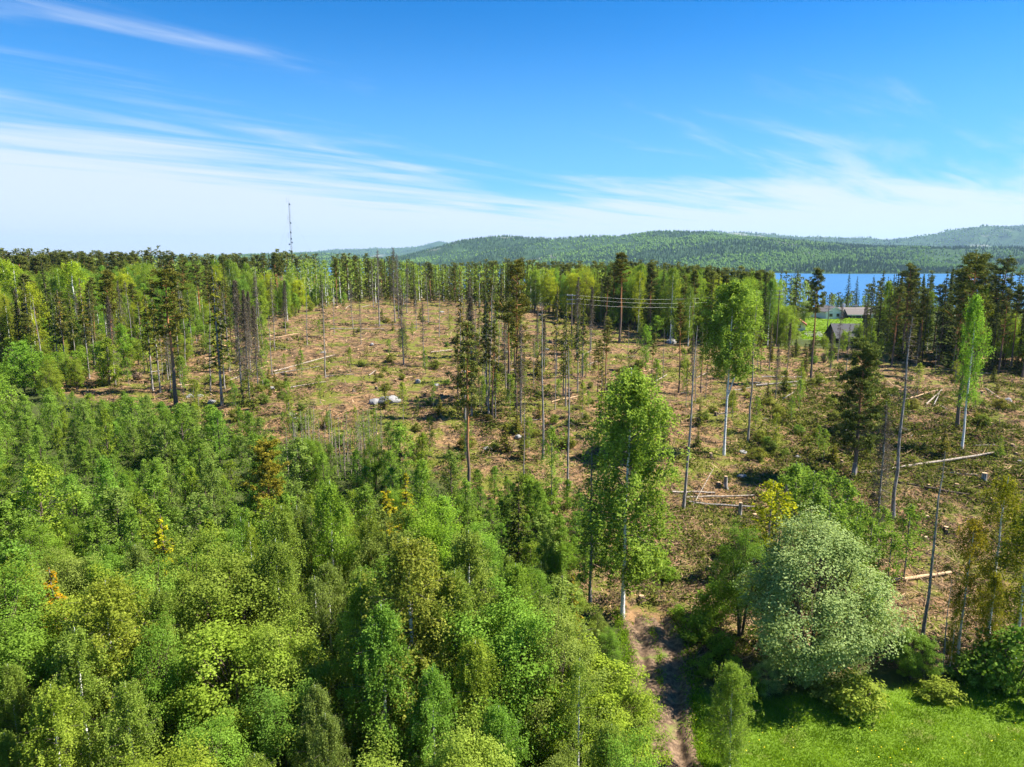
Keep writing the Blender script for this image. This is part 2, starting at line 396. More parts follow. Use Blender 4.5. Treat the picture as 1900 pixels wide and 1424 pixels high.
# ------------------------------------------------------------------ tree builders -> (trunk MB, crown MB)
def birch(seed, H=18., cb=.28, W=2.9, nb=70, ns=13, nl=13, leaf=.17, r0=.16, strand=1.3, up=.8, fork=False, limbs=True, rnd=1.):
    r = np.random.default_rng(seed); tr, cr = MB(), MB()
    path = trunk_path(H, r, .012, 9 if limbs else 4); trunk(tr, path, r0, sides=7 if limbs else 4)
    if fork:
        b = at_h(path, H*.34); e = at_h(path, H*.72)+np.array([1.1, .2, 0]); m = (b+e)/2+np.array([.45, 0, 0])
        tube(tr, [b, m, e], [r0*.6, r0*.5, .04], 6)
    t = (np.arange(nb)+r.random(nb))/nb; t = t**.9
    h = H*(cb+(1-cb)*t*.985); az = np.arange(nb)*2.399+r.normal(size=nb)*.5
    prof = np.clip(np.sin(np.pi*np.clip(t*(.95-rnd*.12)+(.05+rnd*.12), 0, 1)), .04, 1)**(.8-rnd*.25)
    L = W*prof*r.uniform(.6, 1.18, nb)
    P0 = at_h(path, h); out = np.stack([np.cos(az), np.sin(az), np.zeros(nb)], 1)
    rise = up*r.uniform(.6, 1.3, nb)
    def bp(s): return P0[:, None]+out[:, None]*(L[:, None]*s)[..., None]+np.array([0, 0, 1.])*((L*rise)[:, None]*(s-.45*s*s))[..., None]
    S = np.linspace(0, 1, 4)[None].repeat(nb, 0); B = bp(S)
    rb = np.clip(L*.012+.008, .01, .06)
    for a in range(3 if limbs else 0): sticks(tr, B[:, a], B[:, a+1], rb*(1-a*.28), rb*(1-(a+1)*.28), 3, 1)
    s = r.uniform(.22, 1.03, (nb, ns)); Q = bp(s)+r.normal(size=(nb, ns, 3))*np.array([.22, .22, .15])*(W/2.9)
    ln = strand*r.uniform(.35, 1.15, (nb, ns)); uu = r.random((nb, ns, nl))
    dr = out[:, None, None]*.12+r.normal(size=(nb, ns, 1, 3))*.10
    PP = Q[:, :, None]+np.array([0, 0, -1.])*(uu*ln[..., None])[..., None]+dr*uu[..., None]*ln[..., None, None]+r.normal(size=(nb, ns, nl, 3))*leaf*.55
    keep = (r.random(nb) > .06)
    PP = PP[keep]; nk = keep.sum()
    var = .5+.22*r.normal(size=(nk, 1, 1))+.14*r.normal(size=(nk, ns, 1))+.2*r.normal(size=(nk, ns, nl))
    nr = r.normal(size=PP.shape)*.8+out[keep][:, None, None]*.5+np.array([0, 0, .55])
    sz = leaf*r.uniform(.7, 1.25, PP.shape[:3])
    leaves(cr, PP.reshape(-1, 3), sz.ravel(), sz.ravel()*.75, nr.reshape(-1, 3), var=var.ravel(), r=r)
    return tr, cr
def broadleaf(seed, H=10., cb=.12, W=3.2, nc=230, nl=60, leaf=.17, cs=.55, r0=.14, stems=3, top=1.0, lumpy=1., inner=.35):
    r = np.random.default_rng(seed); tr, cr = MB(), MB()
    cz = H*(cb+1)/2; rz = H*(1-cb)/2
    d = unit(r.normal(size=(nc, 3))); rad = r.uniform(inner, 1., nc)**.5
    lump = 1+lumpy*(.22*np.sin(d[:, 0]*5+seed)+.18*np.sin(d[:, 1]*6+seed*2)+.14*np.sin(d[:, 2]*7+seed*3))
    C = d*rad[:, None]*lump[:, None]*np.array([W, W, rz*top]); wz = C[:, 2]/rz; C[:, :2] *= (1-.28*np.clip(wz, 0, 1))[:, None]; C[:, 2] += cz
    C[:, 2] = np.maximum(C[:, 2], H*cb*.6+.3)
    for k in range(stems):
        a = 2*math.pi*k/stems+seed; e = np.array([math.cos(a)*W*.45, math.sin(a)*W*.45, H*.75])
        p = np.array([[math.cos(a)*.12, math.sin(a)*.12, -.4], [e[0]*.3, e[1]*.3, H*.25], [e[0]*.65, e[1]*.65, H*.5], e]); tube(tr, p, [r0, r0*.8, r0*.55, .03], 6)
    a = C*np.array([.45, .45, 1])-np.array([0, 0, 1.])*(.25*np.abs(C[:, 2:3])); pick = r.random(nc) < .45
    sticks(tr, a[pick], C[pick], .03, .008, 3)
    out = unit(C-np.array([0, 0, cz*.8]))
    off = r.normal(size=(nc, nl, 3)); off = unit(off)*(r.random((nc, nl, 1))**.45); csz = cs*r.uniform(.65, 1.35, (nc, 1, 1))
    off = off*csz*np.array([1, 1, .72]); P = C[:, None]+off
    nr = out[:, None]*.7+np.array([0, 0, .7])+r.normal(size=P.shape)*.65+unit(off)*.4
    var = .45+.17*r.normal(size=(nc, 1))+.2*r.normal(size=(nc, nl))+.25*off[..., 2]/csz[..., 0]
    sz = leaf*r.uniform(.7, 1.3, (nc, nl))
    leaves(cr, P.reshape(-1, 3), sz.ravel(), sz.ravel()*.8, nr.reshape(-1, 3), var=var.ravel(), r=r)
    return tr, cr
def spruce(seed, H=18., cb=.06, W=2.6, lev=34, per=6, k=14, spray=.5, r0=.17, droop=.35, keep=1., flat=.9, limbs=True):
    r = np.random.default_rng(seed); tr, cr = MB(), MB()
    path = trunk_path(H, r, .006, 9 if limbs else 4); trunk(tr, path, r0, sides=7 if limbs else 4)
    n = lev*per; li = np.repeat(np.arange(lev), per); t = (li+r.random(n)*.7)/lev
    h = H*(cb+(1-cb)*t*.985); az = r.random(n)*6.283; lv = r.uniform(.78, 1.15, lev)[li]
    L = W*(1-t)**flat*lv*r.uniform(.6, 1.12, n)+.12
    kp = r.random(n) < keep; h, az, L, t = h[kp], az[kp], L[kp], t[kp]; n = len(h)
    P0 = at_h(path, h); out = np.stack([np.cos(az), np.sin(az), np.zeros(n)], 1); lat = np.stack([-np.sin(az), np.cos(az), np.zeros(n)], 1)
    def bp(s): return P0[:, None]+out[:, None]*(L[:, None]*s)[..., None]+np.array([0, 0, 1.])*(L[:, None]*(.28*(t[:, None]-.25)*s-droop*s*s+droop*.5*s**4))[..., None]
    S = np.linspace(0, 1, 3)[None].repeat(n, 0); B = bp(S)
    for a in range(2 if limbs else 0): sticks(tr, B[:, a], B[:, a+1], .022*(1-a*.4), .014*(1-a*.5), 3)
    s = r.uniform(.10, 1.0, (n, k))**.8; sg = np.sign(r.normal(size=(n, k)))
    wd = (.34*L[:, None]*(1.05-s))*r.random((n, k))
    P = bp(s)+lat[:, None]*(sg*wd)[..., None]+r.normal(size=(n, k, 3))*np.array([.05, .05, .07])*(H/18)
    P[..., 2] -= .12*r.random((n, k))*L[:, None]*.5
    tan = out[:, None]*.8+lat[:, None]*(sg*.8)[..., None]+np.array([0, 0, -.45])*r.random((n, k, 1))
    nr = np.array([0, 0, 1.])+r.normal(size=(n, k, 3))*.45+out[:, None]*.35
    lf = spray*r.uniform(.6, 1.2, (n, k))*np.clip(.35+L[:, None]/W, .3, 1.1)
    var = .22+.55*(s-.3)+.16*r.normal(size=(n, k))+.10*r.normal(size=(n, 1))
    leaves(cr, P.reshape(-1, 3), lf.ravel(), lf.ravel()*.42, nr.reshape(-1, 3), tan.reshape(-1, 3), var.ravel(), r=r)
    leaves(cr, at_h(path, np.linspace(H*.93, H*1.005, 10)), .35*H/18, .1*H/18, r.normal(size=(10, 3))*[1, 1, .1], np.tile([[0, 0, 1.]], (10, 1)), np.full(10, .5), r=r)
    return tr, cr
def pine(seed, H=19., cb=.55, W=2.6, nb=34, nc=6, nl=38, needle=.32, r0=.19, cs=.42, shape='tall', dead=10, limbs=True):
    r = np.random.default_rng(seed); tr, cr = MB(), MB()
    path = trunk_path(H, r, .014, 9 if limbs else 4); trunk(tr, path, r0, .03, sides=7 if limbs else 4)
    t = (np.arange(nb)+r.random(nb))/nb; h = H*(cb+(1-cb)*t*.97); az = np.arange(nb)*2.399+r.normal(size=nb)*.6
    if shape == 'tall': prof = np.sqrt(np.clip(1-t, .03, 1))*np.clip(.45+t*2.2, 0, 1)
    elif shape == 'flat': prof = np.clip(.75+.4*t, 0, 1)*np.clip((1.12-t)*3, 0, 1)
    else: prof = (1-t*.82)**.8*np.clip(.7+t*2, 0, 1)
    L = W*prof*r.uniform(.55, 1.2, nb)+.15
    P0 = at_h(path, h); out = np.stack([np.cos(az), np.sin(az), np.zeros(nb)], 1); rise = r.uniform(.05, .65, nb)+.3*t
    E = P0+out*L[:, None]; E[:, 2] += L*rise; Mid = (P0+E)/2; Mid[:, 2] -= L*.08
    if limbs: sticks(tr, P0, Mid, .05, .035, 4); sticks(tr, Mid, E, .035, .012, 3)
    if dead:
        hd = H*r.uniform(cb*.45, cb, dead); a2 = r.random(dead)*6.28; A = at_h(path, hd); o2 = np.stack([np.cos(a2), np.sin(a2), r.uniform(-.25, .3, dead)], 1)
        sticks(tr, A, A+o2*r.uniform(.4, 1.5, (dead, 1)), .022, .006, 3)
    s = r.uniform(.38, 1.05, (nb, nc)); C = P0[:, None]+(E-P0)[:, None]*s[..., None]+r.normal(size=(nb, nc, 3))*np.array([.32, .32, .16])*(W/2.6)
    off = unit(r.normal(size=(nb, nc, nl, 3)))*(r.random((nb, nc, nl, 1))**.5)*cs*r.uniform(.7, 1.3, (nb, nc, 1, 1))*np.array([1, 1, .55])
    P = C[:, :, None]+off; tan = off+np.array([0, 0, .22])+r.normal(size=off.shape)*.12
    nr = r.normal(size=P.shape)*.6+np.array([0, 0, .8])
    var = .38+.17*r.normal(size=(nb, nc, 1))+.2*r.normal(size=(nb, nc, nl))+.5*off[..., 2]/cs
    lf = needle*r.uniform(.7, 1.25, (nb, nc, nl))
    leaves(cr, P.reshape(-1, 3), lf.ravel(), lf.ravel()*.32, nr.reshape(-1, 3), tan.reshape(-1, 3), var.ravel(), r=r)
    return tr, cr
def snag(seed, H=17., n=170, W=1.3, cb=.15, r0=.13, sub=4, down=.5, needles=0, top=.9, thick=.014):
    """dead conifer: trunk, and a crown of bare twigs with perhaps a few dry needles left"""
    r = np.random.default_rng(seed); tr, cr = MB(), MB()
    path = trunk_path(H, r, .016); trunk(tr, path, r0, .018)
    if n:
        t = r.random(n)**.75; h = H*(cb+(1-cb)*t*.98); az = r.random(n)*6.283; L = W*(1-t)**.6*r.uniform(.35, 1.15, n)+.15
        A = at_h(path, h); out = np.stack([np.cos(az), np.sin(az), -down*r.uniform(.1, 1.2, n)+.25*t], 1); B = A+out*L[:, None]
        sticks(cr, A, B, thick, thick*.4, 3, 0, r.random(n))
        if sub:
            s = r.uniform(.3, 1, (n, sub)); C = A[:, None]+(B-A)[:, None]*s[..., None]
            D = C+unit(out[:, None]*.6+r.normal(size=(n, sub, 3))*.6+np.array([0, 0, -.35]))*(L[:, None]*r.uniform(.2, .5, (n, sub)))[..., None]
            sticks(cr, C.reshape(-1, 3), D.reshape(-1, 3), thick*.55, thick*.25, 3, 0, r.random(n*sub))
        if needles:
            s = r.uniform(.3, 1.1, (n, needles)); C = A[:, None]+(B-A)[:, None]*s[..., None]+r.normal(size=(n, needles, 3))*.09
            leaves(cr, C.reshape(-1, 3), .22, .07, None, None, np.clip(r.random(n*needles), 0, 1), mat=1, r=r)
    return tr, cr

def proto(name, fn, H, tm, cm, **kw):
    tr, cr = fn(H=H, **kw)
    cms = cm if isinstance(cm, list) else [cm]
    return dict(name=name, H=H, trunk=tr.mesh(name+'_trunk', [M[tm], M['twig']], True), crown=cr.mesh(name+'_crown', [M[c] for c in cms]) if cr.n else None)
PR = {}
for i in range(4): PR[f'birch{i}'] = proto('birch', birch, 18., 'birch_bark', 'birch_leaf', seed=20+i, W=(2.7, 3.1, 2.4, 2.9)[i], cb=(.26, .16, .3, .1)[i])
PR['birch_fork'] = proto('birch', birch, 20., 'birch_bark', 'birch_leaf', seed=29, cb=.46, W=2.9, nb=85, ns=20, nl=14, fork=True, r0=.10, leaf=.19, up=.9)
PR['birch_big'] = proto('birch', birch, 21., 'birch_bark', 'birch_leaf', seed=35, cb=.17, W=3.3, nb=115, ns=21, nl=15, leaf=.185, r0=.12, strand=1.8)
PR['birch_near0'] = proto('birch', birch, 15., 'birch_bark', 'birch_leaf', seed=31, cb=.06, W=3.4, nb=120, ns=20, nl=15, leaf=.15, strand=1.2)
PR['birch_near1'] = proto('birch', birch, 15., 'birch_bark', 'birch_leaf', seed=32, cb=.08, W=2.7, nb=110, ns=19, nl=15, leaf=.14, strand=1.3)
for i in range(5): PR[f'young{i}'] = proto('young_birch', birch, 6., 'brown_bark', 'young_leaf', seed=40+i, cb=.06, W=(1.35, 1.1, 1.5, 1.0, 1.25)[i], nb=50, ns=9, nl=9, leaf=.125, r0=.045, strand=.45, up=1.2, rnd=.5)
for i in range(3): PR[f'sparse{i}'] = proto('sparse_birch', birch, 7., 'grey_bark', 'young_leaf', seed=50+i, cb=.2, W=1.15, nb=38, ns=8, nl=8, leaf=.13, r0=.03, strand=.5, up=1.1, rnd=.7)
for i in range(3): PR[f'broad{i}'] = proto('broadleaf', broadleaf, 9., 'brown_bark', 'broad_leaf', seed=60+i, W=(2.6, 3.0, 2.2)[i], nc=240, nl=130, leaf=.104, cs=.62)
PR['maple'] = proto('maple', broadleaf, 8., 'brown_bark', 'broad_leaf', seed=66, W=3.0, nc=330, nl=115, leaf=.118, cs=.52, stems=4)
for i in range(2): PR[f'willow{i}'] = proto('willow', broadleaf, 10., 'brown_bark', 'willow_leaf', seed=70+i, W=(3.6, 2.8)[i], nc=(520, 200)[i], nl=104, leaf=.112, cs=(.72, .7)[i], lumpy=.6, inner=.5, stems=5, cb=.06)
for i in range(2): PR[f'bush{i}'] = proto('bush', broadleaf, 2., 'brown_bark', 'broad_leaf', seed=76+i, W=1.2, nc=60, nl=46, leaf=.13, cs=.38, stems=4, cb=.0, r0=.03)
for i in range(4): PR[f'spruce{i}'] = proto('spruce', spruce, 18., 'brown_bark', 'needle', seed=80+i, W=(2.6, 2.2, 2.9, 1.9)[i], cb=(.05, .08, .04, .12)[i])
for i in range(2): PR[f'thin_spruce{i}'] = proto('thin_spruce', spruce, 17., 'grey_bark', 'needle', seed=88+i, W=1.5, cb=(.42, .3)[i], lev=30, per=5, k=11, keep=.75, droop=.5, r0=.13, flat=.7)
for i in range(2): PR[f'small_spruce{i}'] = proto('small_spruce', spruce, 5., 'brown_bark', 'needle', seed=92+i, W=1.5, cb=.02, lev=17, per=7, k=13, spray=.36, r0=.06, droop=.2)
for i in range(4): PR[f'pine{i}'] = proto('pine', pine, 19., 'pine_bark', 'pine_needle', seed=100+i, cb=(.5, .6, .42, .66)[i], W=(2.6, 2.1, 2.9, 1.9)[i])
PR['flat_pine'] = proto('flat_pine', pine, 13., 'pine_bark', 'pine_needle', seed=106, cb=.8, W=2.3, nb=20, shape='flat')
PR['bushy_pine'] = proto('bushy_pine', pine, 13., 'pine_bark', 'pine_needle', seed=107, cb=.16, W=3.2, nb=62, nc=7, shape='cone', dead=0)
PR['slim_pine'] = proto('slim_pine', pine, 18., 'pine_bark', 'pine_needle', seed=108, cb=.55, W=1.3, nb=26, nc=4, nl=26, r0=.13)
for i in range(4): PR[f'snag{i}'] = proto('snag', snag, 17., 'grey_bark', ['twig', 'brown_needle'], seed=110+i, n=(300, 240, 360, 90)[i], W=(1.3, 1.1, 1.6, .8)[i], cb=(.2, .35, .1, .3)[i], needles=(1, 4, 7, 0)[i], thick=.02, r0=(.13, .11, .14, .10)[i])
PR['snag_dense'] = proto('snag', snag, 17., 'grey_bark', ['twig', 'brown_needle'], seed=118, n=520, W=1.25, cb=.22, sub=5, needles=7, thick=.02, r0=.14, down=.8)
PR['dying_spruce'] = proto('dying_spruce', snag, 17., 'grey_bark', ['twig', 'needle'], seed=119, n=330, W=2.2, cb=.12, sub=4, needles=16, r0=.16, down=.45)
for i in range(3): PR[f'pole{i}'] = proto('bare_stem', snag, 17., 'grey_bark', ['twig', 'brown_needle'], seed=124+i, n=(60, 40, 90)[i], W=.8, cb=(.3, .45, .45)[i], sub=2, needles=(1, 0, 4)[i], thick=.018, r0=(.11, .12, .10)[i])
for i in range(3): PR[f'sap{i}'] = proto('bare_sapling', snag, 6., 'dead_wood', ['twig', 'young_leaf'], seed=130+i, n=26, W=.45, cb=.45, sub=1, needles=(0, 2, 4)[i], r0=.035, down=-.9, thick=.008)
# simple distant trees, one mesh each
def far_proto(fn, mats, **kw):
    tr, cr = fn(**kw); o = MB(); o.merge(tr); o.merge(cr, mat=1); return o
FAR = {}
for i in range(2): FAR[f'spruce{i}'] = far_proto(spruce, None, seed=140+i, H=18., W=(2.7, 2.2)[i], lev=14, per=4, k=3, spray=1.55, r0=.15, limbs=False)
for i in range(2): FAR[f'pine{i}'] = far_proto(pine, None, seed=144+i, H=19., cb=(.5, .6)[i], W=2.6, nb=13, nc=3, nl=5, needle=1.25, cs=.75, dead=0, limbs=False)
for i in range(3): FAR[f'birch{i}'] = far_proto(birch, None, seed=148+i, H=17., cb=(.15, .2, .1)[i], W=(2.9, 2.5, 3.2)[i], nb=21, ns=3, nl=3, leaf=.85, strand=1.3, limbs=False)
FM = {'spruce': [M['brown_bark'], M['needle']], 'pine': [M['pine_bark'], M['pine_needle']], 'birch': [M['birch_bark'], M['birch_leaf']]}
FARM = {k: o.mesh('far_'+k, FM[k[:-1]]) for k, o in FAR.items()}

TINT = {}
def plant(pk, x, y, h, name, label, cat='tree', group=None, color=(1, 1, 1), w=1.0, rz=None, lean=0.):
    p = PR[pk]; s = h/p['H']
    sw = s*w
    o = empty(name, (x, y, float(ground(x, y))), rng.random()*6.28 if rz is None else rz, (sw, sw, s))
    if lean: o.rotation_euler = (0, lean, o.rotation_euler[2])
    a = link('trunk', p['trunk'], o)
    if p['crown'] is not None:
        b = link('crown', p['crown'], o); b.color = (*color, 1)
    tag(o, label, cat, group); return o
def stand(pk, px, py, top, *a, **kw):
    """a tree whose foot shows at pixel (px, py) and whose tip reaches row top"""
    x, y, _ = raycast(px, py); x, y = float(x[0]), float(y[0])
    return plant(pk, x, y, top_z(y, top)-float(ground(x, y)), *a, **kw)
def at_depth(pk, px, y, top, *a, **kw):
    """a tree at distance y whose tip shows at pixel (px, top)"""
    zt = top_z(y, top); x = x_at(px, y, zt)
    return plant(pk, x, y, max(zt-float(ground(x, y)), 1.0), *a, **kw)
#SECTION: setting
# ------------------------------------------------------------------ the ground sheet
CLEAR = [(60, 655), (180, 632), (300, 612), (420, 600), (500, 583), (560, 566), (620, 556), (700, 547), (800, 550), (900, 556), (980, 562), (1050, 573), (1110, 590), (1150, 607), (1290, 640), (1450, 644), (1620, 652),
         (1900, 655), (2500, 670), (2500, 1290), (1900, 1262), (1700, 1245), (1660, 1240), (1330, 1262), (1270, 1262), (1170, 1160), (1060, 1120), (1000, 1010), (930, 960), (840, 900), (700, 850), (450, 810), (300, 775), (150, 735), (60, 705)]
MEADOW = [(1235, 1424), (1240, 1395), (1262, 1330), (1285, 1290), (1420, 1300), (1520, 1285), (1640, 1282), (1700, 1268), (1800, 1262), (1900, 1280), (2600, 1330), (3400, 4000), (1235, 4000)]
LAWN = [(1486, 590), (1625, 590), (1625, 632), (1486, 630)]
ys = np.concatenate([np.arange(-160, 24, 8.), np.arange(24, 112, .5), np.geomspace(112, 320, 95), np.geomspace(328, 1900, 60)])
tt = np.linspace(-1.2, 1.2, 330)
YY, TT = np.meshgrid(ys, tt, indexing='ij'); XX = TT*(YY+np.where(YY < 60, 60+np.maximum(-YY, 0)*1.5, 60))
ZZ = ground(XX, YY)
ppx, ppy = project(XX, YY, ZZ); front = YY > 8
g = MB(); nr_, nc_ = YY.shape; idx = np.arange(nr_*nc_).reshape(nr_, nc_)
g.add(np.stack([XX, YY, ZZ], -1).reshape(-1, 3), np.stack([idx[:-1, :-1], idx[:-1, 1:], idx[1:, 1:], idx[1:, :-1]], -1).reshape(-1, 4))
def wob(a, s): return a+(fbm(XX/6., YY/6., s, 3)-.5)*16
clearM = (inpoly(wob(ppx, 5), wob(ppy, 6), CLEAR) & front).astype(float)
meadM = (inpoly(wob(ppx, 7), wob(ppy, 8), MEADOW) & front).astype(float)
lawnM = (inpoly(ppx, ppy, LAWN) & (YY > 150) & (YY < 330)).astype(float)
def groundmat():
    m, nt = material('forest_ground'); t = NT(nt); P = t.geo()
    f1 = t.noise(.9, 6, .65, P, .4); f2 = t.noise(.16, 5, .6, P); f3 = t.noise(5., 4, .7, P); f4 = t.noise(.45, 5, .6, P, .6)
    litter = t.mix(t.ramp(f1, .38, .62), (.058, .040, .022), (.27, .160, .075))
    litter = t.mix(t.ramp(f4, .56, .70), litter, (.045, .032, .02))
    litter = t.mix(t.ramp(f3, .56, .72), litter, (.42, .27, .145))
    moss = t.mix(f3, (.06, .075, .014), (.20, .20, .030))
    cl = t.mix(t.ramp(t.math('ADD', t.math('MULTIPLY', f2, .6), t.math('MULTIPLY', f4, .4)), .475, .565), litter, moss)
    floor = t.mix(f1, (.03, .042, .012), (.085, .10, .03))
    mead = t.mix(f1, (.08, .15, .012), (.18, .27, .03)); mead = t.mix(t.ramp(f4, .55, .72), mead, (.20, .19, .06))
    c = t.mix(t.attr('clear').outputs['Fac'], floor, cl); c = t.mix(t.attr('meadow').outputs['Fac'], c, mead)
    t.bsdf(c, .95, .08, f3, .7, .12); return m
gm = groundmat()
gr = g.build('ground', gm, smooth=True); tag(gr, kind='structure')
def smooth3(a):
    a = a.copy()
    a[1:-1, 1:-1] = (a[1:-1, 1:-1]*2+a[:-2, 1:-1]+a[2:, 1:-1]+a[1:-1, :-2]+a[1:-1, 2:])/6
    return a
for nm, a in (('clear', smooth3(clearM)), ('meadow', smooth3(np.maximum(meadM, lawnM)))):
    at = gr.data.attributes.new(nm, 'FLOAT', 'POINT'); at.data.foreach_set('value', a.astype(np.float32).ravel())

# the muddy track with its ruts
seg = np.cumsum(np.r_[0, np.hypot(*np.diff(TRACK, axis=0).T)]); sa = np.arange(0, seg[-1], .16)
tx = np.interp(sa, seg, TRACK[:, 0]); ty = np.interp(sa, seg, TRACK[:, 1])
for _ in range(30): tx[1:-1] = (tx[:-2]+tx[2:])/2; ty[1:-1] = (ty[:-2]+ty[2:])/2
dx_, dy_ = np.gradient(tx), np.gradient(ty); nn = np.hypot(dx_, dy_); dx_, dy_ = dx_/nn, dy_/nn
ww = np.linspace(-2.3, 2.3, 47); SX = tx[:, None]+dy_[:, None]*ww; SY = ty[:, None]-dx_[:, None]*ww
rut = -.24*np.exp(-((np.abs(ww)-1.05)/.34)**2)+.07*np.exp(-((np.abs(ww)-1.65)/.25)**2)
edge = np.clip((2.3-np.abs(ww))/.4, 0, 1)
SZ = ground(SX, SY, True)+.015+(rut[None]*(.7+.6*fbm(SX/3, SY/3, 31, 2))+(fbm(SX/.55, SY/.55, 33, 3)-.5)*.30)*edge[None]+.035*np.sin(sa*2*math.pi/.42)[:, None]*np.clip(fbm(SX/.9, SY/.9, 35, 2)*2.4-.7, 0, 1.3)*np.exp(-((np.abs(ww)-1.05)/.3)**2)[None]-.1*(1-edge[None])-.5*np.clip((sa[:, None]-(seg[-1]-3.))/3., 0, 1)**2
tk = MB(); idx = np.arange(SX.size).reshape(SX.shape)
tk.add(np.stack([SX, SY, SZ], -1).reshape(-1, 3), np.stack([idx[:-1, 1:], idx[:-1, :-1], idx[1:, :-1], idx[1:, 1:]], -1).reshape(-1, 4))
def mudmat():
    m, nt = material('mud'); t = NT(nt); P = t.geo(); f = t.noise(3., 6, .7, P); f2 = t.noise(.7, 4, .6, P)
    c = t.mix(t.ramp(f, .35, .7), (.075, .046, .026), (.25, .165, .095)); c = t.mix(t.ramp(f2, .54, .68), c, (.13, .15, .03))
    t.bsdf(c, .85, .25, f, .8, .05); return m
M['mud'] = mudmat()
tag(tk.build('path', M['mud'], smooth=True), kind='structure')

# ------------------------------------------------------------------ the lake and the hills beyond
LAKE_Z = -24.0
lk = MB(); lx = np.linspace(-9000, 12000, 22); ly = np.linspace(420, 13900, 22); LX, LY = np.meshgrid(lx, ly, indexing='ij'); idx = np.arange(LX.size).reshape(LX.shape)
lk.add(np.stack([LX, LY, np.full_like(LX, LAKE_Z)], -1).reshape(-1, 3), np.stack([idx[:-1, :-1], idx[1:, :-1], idx[1:, 1:], idx[:-1, 1:]], -1).reshape(-1, 4))
def watermat():
    m, nt = material('lake_water'); t = NT(nt)
    mp = t.n('ShaderNodeMapping'); mp.inputs['Scale'].default_value = (.35, .5, 1); t.l(t.geo(), mp.inputs[0])
    f = t.noise(1., 6, .7, mp.outputs[0], .3)
    b = t.bsdf((.03, .13, .30), .28, .5, f, 1., .9); b.inputs['IOR'].default_value = 1.33; return m
tag(lk.build('lake', watermat()), kind='structure')
def hillmat(name, a, b, cclear):
    m, nt = material(name); t = NT(nt); P = t.geo()
    f = t.noise(.012, 6, .7, P); f2 = t.noise(.0022, 5, .6, P)
    c = t.mix(t.ramp(f, .35, .7), a, b); c = t.mix(t.ramp(f2, .60, .66), c, cclear)
    t.bsdf(c, .95, .05, f, 1., 12.); return m
def hill(name, ridge, shore, yr, back, n_tree, tree_h, mat, seed, shore_z=LAKE_Z, pxr=(-500, 2500), lightness=0.):
    px = np.linspace(pxr[0], pxr[1], 260); rp = np.interp(px, [r[0] for r in ridge], [r[1] for r in ridge])
    ydist = np.interp(px, [r[0] for r in yr], [r[1] for r in yr]); ysh = np.interp(px, [r[0] for r in shore], [r[1] for r in shore])
    for _ in range(4): rp[1:-1] = (rp[:-2]+2*rp[1:-1]+rp[2:])/4
    S = np.linspace(0, 1.6, 56)
    def surf(pxv, s):
        r_ = np.interp(pxv, px, rp); yd = np.interp(pxv, px, ydist); y0 = np.interp(pxv, px, ysh)
        zr = top_z(yd, r_+2.0)-tree_h*.6; y = y0+(yd-y0)*s
        a = (pxv-CX)/FPX; x = a*y*1.015
        e = np.where(s < 1, np.sin(np.clip(s, 0, 1)*math.pi/2)**1.15, 1-.75*(s-1))
        z = shore_z-2+(zr-shore_z+2)*e+(fbm(x/500, y/500, seed, 4)-.5)*(zr-shore_z)*.75*np.clip(s*3, 0, 1)*np.clip(np.abs(1-s)*4, .12, 1)
        return x, y, z
    PXm, Sm = np.meshgrid(px, S, indexing='ij'); x, y, z = surf(PXm, Sm); idx = np.arange(x.size).reshape(x.shape)
    mb = MB(); mb.add(np.stack([x, y, z], -1).reshape(-1, 3), np.stack([idx[:-1, :-1], idx[1:, :-1], idx[1:, 1:], idx[:-1, 1:]], -1).reshape(-1, 4))
    o = mb.build(name, mat, smooth=True); tag(o, kind='structure')
    if not n_tree: return
    r = np.random.default_rng(seed); pp = r.uniform(max(pxr[0], -120), min(pxr[1], 2020), n_tree); ss = r.random(n_tree)**1.1*1.12
    x, y, z = surf(pp, ss)
    dens = fbm(x/420, y/300, seed+5, 4); bald = fbm(x/420, y/420, seed+9, 3)
    k = (z > shore_z+.5) & ((bald < .60) | (r.random(n_tree) < .3)); x, y, z, dens = x[k], y[k], z[k], dens[k]; n = len(x)
    h = tree_h*r.uniform(.6, 1.25, n); w = h*r.uniform(.16, .26, n); dec = r.random(n) < np.clip((dens-.44)*5.5, .04, .9)
    w = np.where(dec, w*1.6, w); h = np.where(dec, h*.85, h)
    an = np.arange(5)*2*math.pi/5
    zb = np.where(dec, .45, .1)
    ring = np.stack([x[:, None]+w[:, None]*np.cos(an), y[:, None]+w[:, None]*np.sin(an), (z+h*zb)[:, None]+0*an], -1)
    tip = np.stack([x, y, z+h], -1); bot = np.stack([x, y, z-1], -1)
    V = np.concatenate([ring, tip[:, None], bot[:, None]], 1); i = np.arange(5); j = (i+1) % 5
    Ta = np.stack([i, j, np.full(5, 5)], -1)[None]+np.arange(n)[:, None, None]*7; Tb = np.stack([j, i, np.full(5, 6)], -1)[None]+np.nonzero(dec)[0][:, None, None]*7
    T = np.concatenate([Ta, Tb])
    var = np.where(dec, r.uniform(.6, 1., n), r.uniform(0., .35, n))+lightness
    mb = MB(); mb.add(V.reshape(-1, 3), tris=T.reshape(-1, 3), var=np.repeat(np.clip(var, 0, 1), 7))
    tag(mb.build('far_wood', M['far_leaf']), 'mixed conifer and birch wood covering the '+name.replace('_', ' '), 'wood', kind='stuff')
hm = hillmat('hill_forest', (.020, .045, .014), (.055, .105, .03), (.17, .18, .12))
